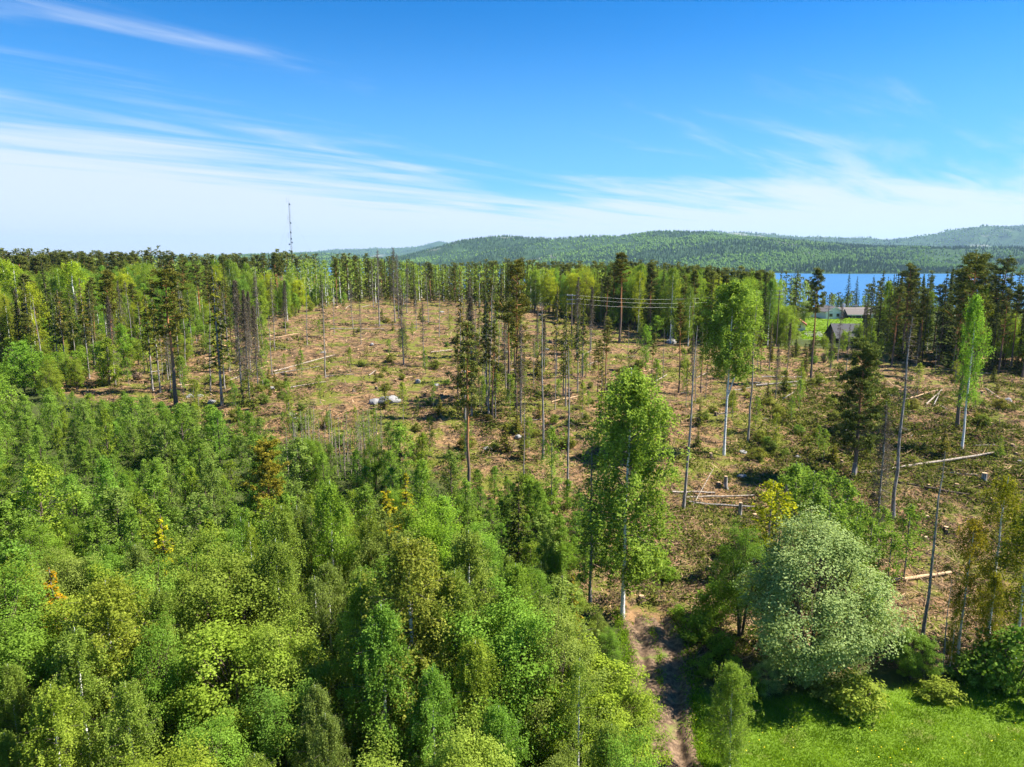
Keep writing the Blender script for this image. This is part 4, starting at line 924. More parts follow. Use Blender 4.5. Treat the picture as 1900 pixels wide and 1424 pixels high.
# dark undergrowth at the wood edges and two blue spruces by the lake
for (a, d, tp) in [(1577, 330., 503), (1592, 345., 512)]:
    at_depth('spruce2', a, d, tp, 'spruce_tree', 'blue-green spruce standing against the lake behind the white house', 'tree', 'blue spruces by the lake', color=(.6, .9, 1.5), w=.9)
for i, (a, d, tp, k, c) in enumerate([(1640, 172., 500, 'spruce1', (1.2, 1.2, 1)), (1622, 180., 512, 'spruce0', (1, 1, 1)), (1690, 150., 490, 'pine2', (1, 1, 1)), (1760, 140., 500, 'spruce2', (.8, .9, 1)), (1800, 148., 470, 'pine0', (.9, .95, 1)), (1830, 146., 474, 'pine2', (.9, .95, 1)), (1870, 143., 480, 'pine0', (.9, .95, 1)), (1480, 185., 500, 'spruce1', (1.2, 1.2, 1))]):
    at_depth(k, a, d, tp, k[:-1]+'_tree', 'tall dark conifer in the front row of the wood beside the houses', 'tree', 'front row conifers by the houses', color=c, w=1.1)
for i, (a, b, tp) in enumerate([(150, 652, 485), (40, 640, 490), (20, 625, 480)]):
    stand(('birch1', 'birch3', 'birch1')[i], a, b, tp, 'birch_tree', 'broad lime green birch glowing in front of the forest', 'tree', 'lime green birches before the forest', color=(1.35, 1.3, .6), w=1.5)
stand('spruce2', 98, 660, 480, 'spruce_tree', 'big dark spruce beside a broad lime green birch', color=(.75, .85, .9), w=1.2)
for i, (a, d, tp, k, c) in enumerate([(1448, 176., 560, 'broad0', (1, 1.05, .8)), (1462, 172., 575, 'broad1', (1, 1.05, .8)), (1475, 178., 568, 'birch3', (1, 1, .8)), (1430, 174., 552, 'birch1', (1, 1.05, .8)), (1612, 176., 545, 'spruce1', (1.2, 1.2, 1)), (1605, 172., 570, 'spruce3', (1.3, 1.3, 1)), (1628, 168., 540, 'spruce0', (1.1, 1.1, 1)), (1595, 166., 600, 'broad2', (1., 1.05, .8)), (1570, 165., 612, 'broad0', (1, 1.05, .8)), (1548, 168., 618, 'birch3', (1, 1, .8)), (1530, 166., 622, 'broad1', (1, 1, .8)), (1620, 160., 590, 'birch3', (1, 1, .8)), (1470, 240., 560, 'birch3', (1, 1, .8)), (1495, 250., 556, 'broad0', (1, 1, .8)), (1505, 300., 552, 'birch1', (1, 1, .8)), (1560, 330., 552, 'broad0', (1, 1, .8)), (1612, 300., 545, 'birch3', (1, 1, .8))]):
    at_depth(k, a, d, tp, k[:-1]+'_tree' if k[:5] != 'broad' else 'broadleaf_tree', ('green leafy' if k[0] == 'b' else 'dark pointed')+' tree screening the houses', 'tree', ('leafy' if k[0] == 'b' else 'pointed')+' trees screening the houses', color=c, w=.9)
for i in range(30):
    a = r9.uniform(1420, 1900); d = float(np.interp(a, ed[:, 0], ed[:, 1]))*r9.uniform(.92, 1.0)
    if 1455 < a < 1620: d = r9.uniform(150, 168)
    x = (a-CX)/FPX*d; plant(f'young{r9.integers(5)}' if r9.random() < .6 else f'small_spruce{r9.integers(2)}', x, d, r9.uniform(2., 5.), 'edge_sapling', 'sapling in the fringe of the conifer wood', 'tree', 'saplings at the conifer wood edge', color=(1, 1, .8), w=1.2)
for i in range(300):
    a = r9.uniform(-60, 640) if i < 240 else r9.uniform(1100, 1420); d = float(np.interp(a, ed[:, 0], ed[:, 1]))*r9.uniform(.74 if a < 380 else .88, 1.2)
    x = (a-CX)/FPX*d; k = r9.random()
    if k < .5: plant(f'young{r9.integers(5)}', x, d, r9.uniform(3., 8.), 'bushy_birch', 'bushy young birch fringing the forest above the clearing', 'tree', 'young birches fringing the forest', color=(1.05*r9.uniform(.8, 1.2), 1.05, .75), w=1.4)
    else: plant(f'broad{r9.integers(3)}', x, d, r9.uniform(2., 6.), 'leafy_shrub', 'rounded leafy shrub fringing the forest above the clearing', 'bush', 'shrubs fringing the forest', color=(.95*r9.uniform(.8, 1.2), 1., .8), w=.9)
#SECTION: objects
# ------------------------------------------------------------------ logs, stumps, boulders
def fallen(px1, py1, px2, py2, r0, r1, mat, name, label, group=None, lift=.0, raise2=0.):
    (xa, xb), (ya, yb), _ = raycast([px1, px2], [py1, py2])
    L = math.dist((xa, ya), (xb, yb))
    if L > 22: k = 22/L; xb, yb = xa+(xb-xa)*k, ya+(yb-ya)*k
    n = 7; t = np.linspace(0, 1, n); X, Y = xa+(xb-xa)*t, ya+(yb-ya)*t; g_ = ground(X, Y)
    line = g_[0]+(g_[-1]-g_[0])*t; off = max(0, float((g_-line).max())*.7); Z = line+off+lift+r0*.6+raise2*t
    rr = np.random.default_rng(int(px1*7+py1)); Z = Z+rr.normal(size=n)*.03; P = np.stack([X, Y, Z], 1); c = P[0].copy()
    mb = MB(); tube(mb, P-c, np.linspace(r0, r1, n), 8, 0, False)
    e = empty(name, tuple(c)); mb.build('stem', M[mat], e, True)
    for k, (p, rad) in enumerate(((P[0]-c, r0), (P[-1]-c, r1))):
        m2 = MB(); d = unit((P[1]-P[0]) if k == 0 else (P[-2]-P[-1])); tube(m2, [p-d*.012, p+d*.01], rad*.97, 8); m2.build('cut_end', M['fresh_wood'], e)
    nb = int(4+L); m3 = MB(); s_ = rr.integers(0, n-1, nb); A = P[s_]-c; D = unit(rr.normal(size=(nb, 3))+np.array([0, 0, .5])); sticks(m3, A, A+D*rr.uniform(.12, .6, (nb, 1)), .018, .006)
    m3.build('branch_stub', M['twig'], e)
    tag(e, label, 'log', group); return e
Z2 = lambda zx, zy: (450+zx/3.8, 380+zy/3.8)
Z3 = lambda zx, zy: (900+zx/3.8, 380+zy/3.8)
Z4 = lambda zx, zy: (1400+zx/3.8, 380+zy/3.8)
Z7 = lambda zx, zy: (900+zx/3.8, 700+zy/3.8)
Z8 = lambda zx, zy: (1400+zx/3.8, 700+zy/3.8)
fallen(*Z8(750, 690), *Z8(1690, 545), .17, .13, 'dead_wood', 'fallen_trunk', 'long pale fallen trunk lying across the green brash')
fallen(*Z8(1010, 750), *Z8(1530, 845), .12, .08, 'brown_bark', 'fallen_trunk', 'brown stem lying below the long pale trunk')
fallen(1616, 1089, 1764, 1066, .17, .13, 'fresh_wood', 'fallen_trunk', 'peeled tan log behind the grey-green willow')
fallen(*Z7(1320, 815), *Z7(1620, 820), .13, .10, 'dead_wood', 'fallen_trunk', 'short pale log at the foot of the thin leaning stem')
fallen(*Z7(1420, 855), *Z7(1899, 838), .12, .08, 'dead_wood', 'fallen_trunk', 'thin pale log pointing at the sawn high stump')
fallen(*Z7(1440, 890), *Z7(1899, 925), .14, .10, 'grey_bark', 'fallen_trunk', 'grey log lying against the sawn high stump')
fallen(*Z7(1465, 915), *Z7(1605, 755), .06, .03, 'dead_wood', 'leaning_pole', 'thin pole propped up over the crossed logs', raise2=1.6)
fallen(*Z4(10, 1290), *Z4(480, 1245), .16, .11, 'grey_bark', 'fallen_trunk', 'long silver log topmost of the row by the dark pine')
fallen(*Z4(170, 1296), *Z4(490, 1257), .13, .10, 'dead_wood', 'fallen_trunk', 'shorter log beside the long silver one')
fallen(*Z4(50, 1220), *Z4(350, 1222), .13, .10, 'grey_bark', 'fallen_trunk', 'grey log lying behind the long silver one')
GL = 'logs left on the felled slope'
logs = [(Z2(220, 1190), Z2(650, 1070)), (Z2(200, 1200), Z2(540, 1145)), (Z2(190, 950), Z2(400, 910)), (Z2(340, 1295), Z2(590, 1255)), (Z2(590, 1230), Z2(790, 1215)), (Z2(1075, 1240), Z2(1200, 1220)), (Z2(620, 885), Z2(1000, 885)), (Z2(900, 860), Z2(1250, 855)), (Z2(60, 1190), Z2(160, 1145)), (Z2(890, 1210), Z2(940, 1175)),
        (Z2(1080, 885), Z2(1240, 870)), (Z2(500, 750), Z2(560, 735)), (Z2(840, 725), Z2(900, 710)), (Z2(1280, 830), Z2(1420, 850)), (Z2(1480, 715), Z2(1560, 725)), (Z2(1640, 950), Z2(1760, 945)), (Z2(230, 1015), Z2(340, 1030)), (Z2(660, 735), Z2(690, 715)), (Z2(725, 740), Z2(760, 715)),
        (Z3(680, 1150), Z3(790, 1110)), (Z3(1075, 1190), Z3(1230, 1160)), (Z3(1120, 1310), Z3(1280, 1210)), (Z3(1000, 1080), Z3(1060, 1070)), (Z3(470, 1395), Z3(720, 1340)), (Z3(1490, 1225), Z3(1560, 1190)), (Z3(1750, 1310), Z3(1890, 1290)), (Z3(820, 975), Z3(900, 960)), (Z3(1380, 1335), Z3(1440, 1325)), (Z3(640, 1085), Z3(750, 1040)), (Z3(50, 1140), Z3(160, 1130)),
        (Z4(0, 1260), Z4(170, 1270)), (Z4(1220, 1065), Z4(1390, 1090)), (Z4(1070, 1380), Z4(1310, 1310)), (Z4(1200, 1420), Z4(1320, 1310)), (Z4(1260, 1424), Z4(1310, 1320)), (Z4(480, 1225), Z4(660, 1210)), (Z4(1510, 1190), Z4(1680, 1195)), (Z4(1620, 1290), Z4(1740, 1380)), (Z4(1080, 1245), Z4(1200, 1235)), (Z4(1750, 1110), Z4(1800, 1150)), (Z4(190, 1380), Z4(280, 1320)),
        (Z7(1410, 305), Z7(1510, 290)), (Z7(1000, 1100), Z7(1250, 1085)), (Z7(270, 312), Z7(400, 300)), (Z7(1040, 215), Z7(1140, 185)), (Z7(1640, 265), Z7(1750, 252)), (Z8(350, 695), Z8(560, 708)), (Z8(1780, 1000), Z8(1899, 1040)), (Z8(1370, 680), Z8(1580, 700)), (Z8(1540, 490), Z8(1770, 483)), (Z8(1640, 85), Z8(1740, 160)), (Z8(1310, 210), Z8(1370, 240)), (Z8(1100, 420), Z8(1130, 395)), (Z8(440, 345), Z8(660, 372)),
        ((330, 585+40), (375, 622)), ((340, 632), (378, 634)), ((380, 668), (425, 664)), ((410, 715), (445, 702)), ((275, 692), (305, 688)), ((425, 692), (460, 688)), ((800, 655), (840, 650)), ((940, 690), (975, 684)), ((330, 720), (410, 716))]
for i, (a, b) in enumerate(logs):
    thin = i % 3
    fallen(*a, *b, (.13, .09, .11)[thin], (.09, .05, .07)[thin], ('dead_wood', 'grey_bark', 'fresh_wood')[i % 3], 'fallen_trunk', ('pale weathered', 'grey-barked', 'tan peeled')[i % 3]+' log left lying on the felled slope', ('pale', 'grey', 'tan')[i % 3]+' '+GL)
def stump(px, py, h, r_, label, group=None, broken=False):
    x, y, _ = raycast(px, py); x, y = float(x[0]), float(y[0]); rr = np.random.default_rng(int(px*3+py))
    e = empty('tree_stump', (x, y, float(ground(x, y))), rr.random()*6)
    mb = MB(); an = np.arange(10)*2*math.pi/10; lob = 1+.35*np.cos(an*rr.integers(3, 5)+rr.random()*6)
    rings = [(-.3, 1.9), (.08, 1.5), (.25, 1.12), (h*.6+.1, 1.), (h, .95)]; V = []
    for k, (z, s) in enumerate(rings):
        f = 1+(lob-1)*(1 if k < 2 else .25); V.append(np.stack([np.cos(an)*r_*s*f, np.sin(an)*r_*s*f, np.full(10, z)+(rr.uniform(-.5, .3, 10)*h*.3 if broken and k == 4 else 0)], 1))
    V = np.concatenate(V); i = np.arange(10); j = (i+1) % 10
    mb.add(V, np.concatenate([np.stack([a*10+i, a*10+j, (a+1)*10+j, (a+1)*10+i], -1) for a in range(4)])); mb.build('bark', M['brown_bark' if h < .8 else 'grey_bark'], e, True)
    m2 = MB(); top = V[40:]; m2.add(np.concatenate([top*np.array([.97, .97, 1])+[0, 0, .012], [[0, 0, top[:, 2].mean()+.02]]]), tris=np.stack([i, j, np.full(10, 10)], -1)); m2.build('cut_face', M['fresh_wood'], e)
    tag(e, label, 'stump', group)
stump(1373, 958, 1.45, .19, 'sawn waist-high stump at the end of a grey log')
stump(1346, 906, 1.35, .20, 'sawn high stump in the green bilberry below the forked birch')
stump(1584, 886, 1.7, .24, 'splintered high stump under the bushy dark pine', broken=True)
stump(1825, 895, 1.1, .30, 'thick dark stump with pale top on the green brash')
stump(1459, 917, 1.6, .16, 'dark high stump among slender birches')
r10 = np.random.default_rng(101); k = 0
low = [(1840, 792), (1720, 962), (1755, 985), (1716, 1002), (1836, 922), (1835, 972), (1480, 735), (1190, 1110), (1315, 1060), (1400, 960), (1690, 1010), (1775, 905)]
while len(low) < 70:
    a, b = r10.uniform(200, 1890), r10.uniform(570, 1000)
    if inpoly(np.array([a]), np.array([b]), CLEAR)[0] and not (a < 1100 and b > 770): low.append((a, b))
for (a, b) in low: stump(a, b, r10.uniform(.25, .6), r10.uniform(.14, .24), 'low fresh-cut stump with a pale top', 'low stumps on the felled ground')
def boulder(px, py, s, label, group=None):
    x, y, _ = raycast(px, py); rr = np.random.default_rng(int(px+py*3)); mb = MB()
    import bmesh
    bm = bmesh.new(); bmesh.ops.create_icosphere(bm, subdivisions=3, radius=1.); V = np.array([v.co[:] for v in bm.verts]); F = [[v.index for v in f.verts] for f in bm.faces]; bm.free()
    ph = rr.random(6)*6; d = 1+.16*np.sin(V[:, 0]*2.6+ph[0])+.14*np.sin(V[:, 1]*3.1+ph[1])+.1*np.sin(V[:, 2]*4+ph[2])+.06*np.sin(V[:, 0]*7+V[:, 1]*6+ph[3])
    for _ in range(7): nrm = unit(rr.normal(size=3)); c = .86+.12*rr.random(); pr = V@nrm*d; d = np.where(pr > c, d*c/np.maximum(pr, 1e-6), d)
    V = V*d[:, None]*np.array([1.15, .95, .72])*s; mb.add(V, tris=F)
    o = mb.build('boulder', M['rock'], None, False); o.location = (float(x[0]), float(y[0]), float(ground(x[0], y[0]))+s*.05); o.rotation_euler = (0, 0, rr.random()*6)
    tag(o, label, 'rock', group)
boulder(722, 748, 1.3, 'large pale boulder at the lower edge of the open slope')
boulder(697, 748, .8, 'pale rock leaning beside the large boulder')
boulder(1376, 885, .5, 'pale rock near the sawn high stump')
GB = 'pale rocks on the felled slope'
for (a, b, s) in [(776, 709, .5), (1378, 840, .5), (541, 772, .6), (548, 778, .4), (352, 738, .7), (392, 748, .6), (372, 736, .5), (903, 834, .5), (962, 812, .5), (1436, 955, .35), (810, 715, .4), (860, 690, .4), (1570, 800, .4), (1480, 850, .4), (690, 640, .5), (600, 655, .4), (940, 655, .6), (1015, 650, .5), (1245, 636, 1.2), (1650, 735, .4), (1870, 745, .6), (505, 722, .5), (1895, 860, .5), (1420, 780, .4), (820, 580, .6), (1000, 585, .6)]:
    boulder(a, b, s, 'pale grey rock showing among the brash', GB)
# a root plate tipped up
for (a, b) in [(256, 706), (1530, 672)]:
    x, y, _ = raycast(a, b); x, y = float(x[0]), float(y[0]); e = empty('root_plate', (x, y, float(ground(x, y))), .4); rr = np.random.default_rng(int(a))
    mb = MB(); n = 26; D = rr.normal(size=(n, 3))*np.array([1, .25, 1]); D[:, 2] = np.abs(D[:, 2])+.1; D = unit(D); sticks(mb, np.tile([[0, 0, .5]], (n, 1)), np.array([0, 0, .5])+D*rr.uniform(.6, 1.5, (n, 1)), .09, .02, 4); mb.build('roots', M['pine_bark' if a > 500 else 'brown_bark'], e)
    mb = MB(); tube(mb, [(0, -.25, .6), (0, .05, .62), (0, .3, .6)], [.35, .8, .45], 9); mb.build('soil', M['mud'], e); tag(e, 'torn up root plate with bare roots '+('beside the dying spruce' if a < 500 else 'before the garage'), 'root plate')

# ------------------------------------------------------------------ brash and ground cover on the clearing
r11 = np.random.default_rng(111)
def clear_points(n, x0=40, x1=2180, y0=548, y1=1262, keepfn=None):
    a = r11.uniform(x0, x1, n); b = r11.uniform(y0, y1, n); k = inpoly(a, b, CLEAR); a, b = a[k], b[k]
    if keepfn is not None: k = r11.random(len(a)) < keepfn(a, b); a, b = a[k], b[k]
    x, y, ok = raycast(a, b); ok &= (track_dist(x, y)[0] > 1.8); return a[ok], b[ok], x[ok], y[ok], ground(x[ok], y[ok])
def gs(a, b, cx, cy_, sx_, sy_): return np.exp(-((a-cx)/sx_)**2-((b-cy_)/sy_)**2)
# twigs
a, b, x, y, z = clear_points(170000, keepfn=lambda a, b: np.clip(.55+.5*gs(a, b, 1750, 850, 260, 160)+.4*gs(a, b, 1300, 1050, 200, 90)-.35*gs(a, b, 1380, 830, 120, 70), .1, 1))
n = len(x); patch = fbm(x/5, y/5, 41, 3); az = r11.random(n)*6.283; L = r11.gamma(2., .28, n)+.15; el = r11.normal(size=n)*.22
L *= np.clip(y/90, .8, 2.)
D = np.stack([np.cos(az)*np.cos(el), np.sin(az)*np.cos(el), np.abs(np.sin(el))], 1); A = np.stack([x, y, z+r11.uniform(0, .18, n)], 1)
var = np.clip(.22+1.3*(patch-.42)+r11.normal(size=n)*.32, 0, 1); rad = (.010+.012*r11.random(n))*np.clip(y/75, .9, 2.2)
mb = MB(); leaves(mb, A+D*L[:, None]*.5, L, rad*4.6, r11.normal(size=(n, 3))*.4+[0, 0, 1.], D, var, r=r11); tag(mb.build('brash_twigs', M['twigs']), 'tangle of broken twigs and branches littering the felled ground', 'brash', kind='stuff')
# chips
a, b, x, y, z = clear_points(68000, keepfn=lambda a, b: np.clip((fbm(a/70, b/22, 43, 3)-.42)*3.2+.35*gs(a, b, 1700, 700, 300, 30)+.5*gs(a, b, 1480, 680, 120, 30), 0.03, 1))
n = len(x); sz = r11.uniform(.05, .20, n)*np.clip(y/80, .9, 2.)
mb = MB(); leaves(mb, np.stack([x, y, z+.05], 1), sz*1.7, sz*.8, r11.normal(size=(n, 3))*.45+[0, 0, 1.], None, r11.random(n), r=r11); tag(mb.build('wood_chips', M['chips']), 'pale wood chips and bark flakes strewn over the felled ground', 'wood chips', kind='stuff')
# bilberry and moss cushions
def cushions(npts, keepfn, nl, hmax, leaf, mat, name, label, cat, vlo, vhi, spread=.3):
    a, b, x, y, z = clear_points(npts, keepfn=keepfn); n = len(x); sc = np.clip(y/80, .8, 1.9)
    off = r11.normal(size=(n, nl, 3))*np.array([spread, spread, hmax*.5])*sc[:, None, None]; off[..., 2] = np.abs(off[..., 2])
    P = np.stack([x, y, z+.02], 1)[:, None]+off
    v = np.clip((vlo+(vhi-vlo)*fbm(x/7, y/7, 47, 3))[:, None]+r11.normal(size=(n, nl))*.17, 0, 1)
    s_ = (leaf*sc)[:, None]*r11.uniform(.7, 1.4, (n, nl)); mb = MB()
    leaves(mb, P.reshape(-1, 3), s_.ravel(), s_.ravel()*.6, r11.normal(size=(n*nl, 3))*.6+[0, 0, .9], None, v.ravel(), r=r11)
    o = mb.build(name, M[mat]); tag(o, label, cat, kind='stuff'); return o
cushions(27000, lambda a, b: np.clip((fbm(a/120+3, b/40, 44, 3)-.40)*3.5+1.0*gs(a, b, 1380, 830, 150, 80)+.3*gs(a, b, 650, 630, 200, 25), .05, 1), 9, .32, .17, 'moss', 'bilberry_cover', 'low yellow-green bilberry and moss covering the felled ground', 'ground cover', .0, 1.1)
o = cushions(25000, lambda a, b: np.clip(.75*gs(a, b, 1680, 830, 260, 110)+.8*gs(a, b, 1500, 770, 80, 40)+.5*gs(a, b, 1330, 1010, 120, 60)+.6*gs(a, b, 970, 760, 130, 40)+(fbm(a/90, b/30+9, 45, 3)-.55)*1.5, .03, 1), 13, .38, .30, 'needle', 'conifer_brash', 'heaps of cut spruce branches with dark green needles on the felled ground', 'brash', .1, .8, .42)
hc = clear_points(12000, keepfn=lambda a, b: np.clip(.9*gs(a, b, 1680, 830, 260, 110)+1.*gs(a, b, 1500, 770, 90, 40)+.5*gs(a, b, 1330, 1030, 150, 70)+.7*gs(a, b, 970, 770, 150, 50)+.4*gs(a, b, 1420, 860, 120, 80)+(fbm(a/90, b/30+9, 45, 3)-.52)*1.1+.04*(b > 640)+.5*gs(a, b, 1900, 800, 200, 130), .01, 1))
x, y, z = hc[2:]; n = len(x); nl = 44; sc = np.clip(y/70, .8, 2.); rh = r11.uniform(.6, 1.5, n)*sc**.5
off = r11.normal(size=(n, nl, 3)); off[..., :2] *= (rh*.6)[:, None, None]; rr_ = np.hypot(off[..., 0], off[..., 1])/rh[:, None]; off[..., 2] = np.abs(off[..., 2])*.10+np.exp(-rr_**2*1.6)*(.38*rh)[:, None]*r11.uniform(.3, 1.1, (n, nl))
P = np.stack([x, y, z], 1)[:, None]+off; lf = .34*r11.uniform(.6, 1.5, (n, nl))*sc[:, None]**.6; kind_ = r11.random(n)
mb = MB(); leaves(mb, P.reshape(-1, 3), lf.ravel(), lf.ravel()*.38, r11.normal(size=(n*nl, 3))*.55+[0, 0, .9], None, np.clip((.15+.6*kind_)[:, None]+r11.normal(size=(n, nl))*.2, 0, 1).ravel(), r=r11)
tag(mb.build('spruce_brash_heaps', M['needle']), 'mounded heaps of cut spruce tops with green needles on the felled ground', 'brash', kind='stuff').color = (1.1, 1.1, 1.0, 1)
k = np.repeat(np.arange(n), 7); m_ = len(k); A = P[k, r11.integers(0, nl, m_)]; D = unit(r11.normal(size=(m_, 3))*np.array([1, 1, .35])+[0, 0, .12]); LL = r11.uniform(.5, 1.6, m_)*sc[k]**.5
mb = MB(); leaves(mb, A+D*LL[:, None]*.2, LL, .035*sc[k], r11.normal(size=(m_, 3))*.5+[0, 0, 1], D, r11.uniform(.1, .9, m_), r=r11); tag(mb.build('heap_branches', M['twigs']), 'bare grey branches sticking out of the brash heaps', 'brash', kind='stuff')
a, b, x, y, z = clear_points(4600, keepfn=lambda a, b: np.clip(.35+.5*gs(a, b, 1700, 760, 300, 150)+.3*gs(a, b, 700, 650, 250, 60), .1, 1)); n = len(x)
az = r11.normal(size=n)*.5+np.where(r11.random(n) < .5, .2, 1.9); L = r11.gamma(2.2, .75, n)+.6; D = np.stack([np.cos(az), np.sin(az), np.abs(r11.normal(size=n))*.08], 1); A = np.stack([x, y, z+.1+r11.random(n)*.12], 1); rd = r11.uniform(.015, .045, n)*np.clip(y/80, .9, 1.8)
mb = MB(); sticks(mb, A, A+D*L[:, None], rd, rd*.5, 4, 0, np.clip(.55+r11.normal(size=n)*.3, 0, 1)); tag(mb.build('broken_poles', M['twigs']), 'broken tops and thin poles scattered over the felled ground', 'brash', kind='stuff')
# the undergrowth below the leafy trees
n = 16500; X = r11.uniform(-85, 9, n); Y = r11.uniform(22, 97, n); k = (inpoly(X, Y, THICK) | inpoly(X, Y, WOOD)) & (track_dist(X, Y)[0] > 2.2) & (np.abs(X) < Y*.85+6); X, Y = X[k], Y[k]; n = len(X); nl = 10
off = r11.normal(size=(n, nl, 3))*np.array([.45, .45, .55]); off[..., 2] = np.abs(off[..., 2]); P = np.stack([X, Y, ground(X, Y)], 1)[:, None]+off; s_ = .2*r11.uniform(.7, 1.3, (n, nl))
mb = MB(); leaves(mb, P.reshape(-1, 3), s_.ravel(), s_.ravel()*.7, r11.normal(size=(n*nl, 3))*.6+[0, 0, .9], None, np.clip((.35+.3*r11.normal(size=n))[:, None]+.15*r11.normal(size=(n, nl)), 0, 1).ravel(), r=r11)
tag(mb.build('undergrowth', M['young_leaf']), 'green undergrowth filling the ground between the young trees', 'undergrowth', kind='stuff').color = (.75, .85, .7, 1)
# meadow
n = 125000; a = r11.uniform(1225, 2260, n); b = r11.uniform(1255, 1500, n); k = inpoly(a+r11.normal(size=n)*6, b+r11.normal(size=n)*5, MEADOW); x, y, ok = raycast(a[k], b[k]); ok &= track_dist(x, y)[0] > 1.75; x, y = x[ok], y[ok]; n = len(x)
tuft = fbm(x/1.3, y/1.3, 48, 3); h = .05+.20*tuft*r11.uniform(.4, 1.2, n); az = r11.random(n)*6.283; wv = .012+.018*r11.random(n); z = ground(x, y)
A = np.stack([x, y, z-.01], 1); dl = np.stack([np.cos(az), np.sin(az), 0*az], 1); tip = A+np.stack([r11.normal(size=n)*.08, r11.normal(size=n)*.08, h], 1)
V = np.stack([A-dl*wv[:, None], A+dl*wv[:, None], tip], 1); mb = MB(); mb.add(V.reshape(-1, 3), tris=np.arange(n*3).reshape(n, 3), var=np.repeat(np.clip(-.35+1.9*fbm(x/1.6, y/1.6, 49, 4)+r11.normal(size=n)*.22, 0, 1), 3))
tag(mb.build('meadow_grass', M['grass']), 'bright green grass of the sunny meadow', 'grass', kind='stuff')
k = r11.choice(n, 130, replace=False); mb = MB(); leaves(mb, np.stack([x[k], y[k], z[k]+.22], 1), .07, .07, r11.normal(size=(130, 3))*.3+[0, 0, 1], None, r=r11); tag(mb.build('dandelions', M['flower']), 'yellow dandelion heads dotted through the meadow grass', 'flowers', kind='stuff')
q = r11.choice(len(sa), 1500); sd_ = r11.choice([-1, 1, 0], 1500, p=[.45, .45, .10])*r11.normal(2.15, .25, 1500)+r11.normal(size=1500)*.12; x = tx[q]+dy_[q]*sd_; y = ty[q]-dx_[q]*sd_; z = ground(x, y, True); nl = 9
P = np.stack([x, y, z], 1)[:, None]+r11.normal(size=(1500, nl, 3))*np.array([.16, .16, .10])+[0, 0, .08]; mb = MB(); leaves(mb, P.reshape(-1, 3), .22, .05, r11.normal(size=(1500*nl, 3)), r11.normal(size=(1500*nl, 3))*.5+[0, 0, 1.], r=r11); tag(mb.build('track_verge_grass', M['grass']), 'tufts of grass along the ruts and verges of the muddy track', 'grass', kind='stuff')
# grass by the houses
n = 5000; a = r11.uniform(1488, 1622, n); b = r11.uniform(590, 630, n); x, y, ok = raycast(a, b); ok &= (y > 185) & (y < 320); x, y = x[ok], y[ok]; n = len(x)
mb = MB(); leaves(mb, np.stack([x, y, ground(x, y)+.1], 1), .7, .5, r11.normal(size=(n, 3))*.3+[0, 0, 1], None, r11.uniform(.4, 1, n), r=r11); tag(mb.build('lawn_grass', M['grass']), 'lawn grass between the house and the garage', 'grass', kind='stuff')

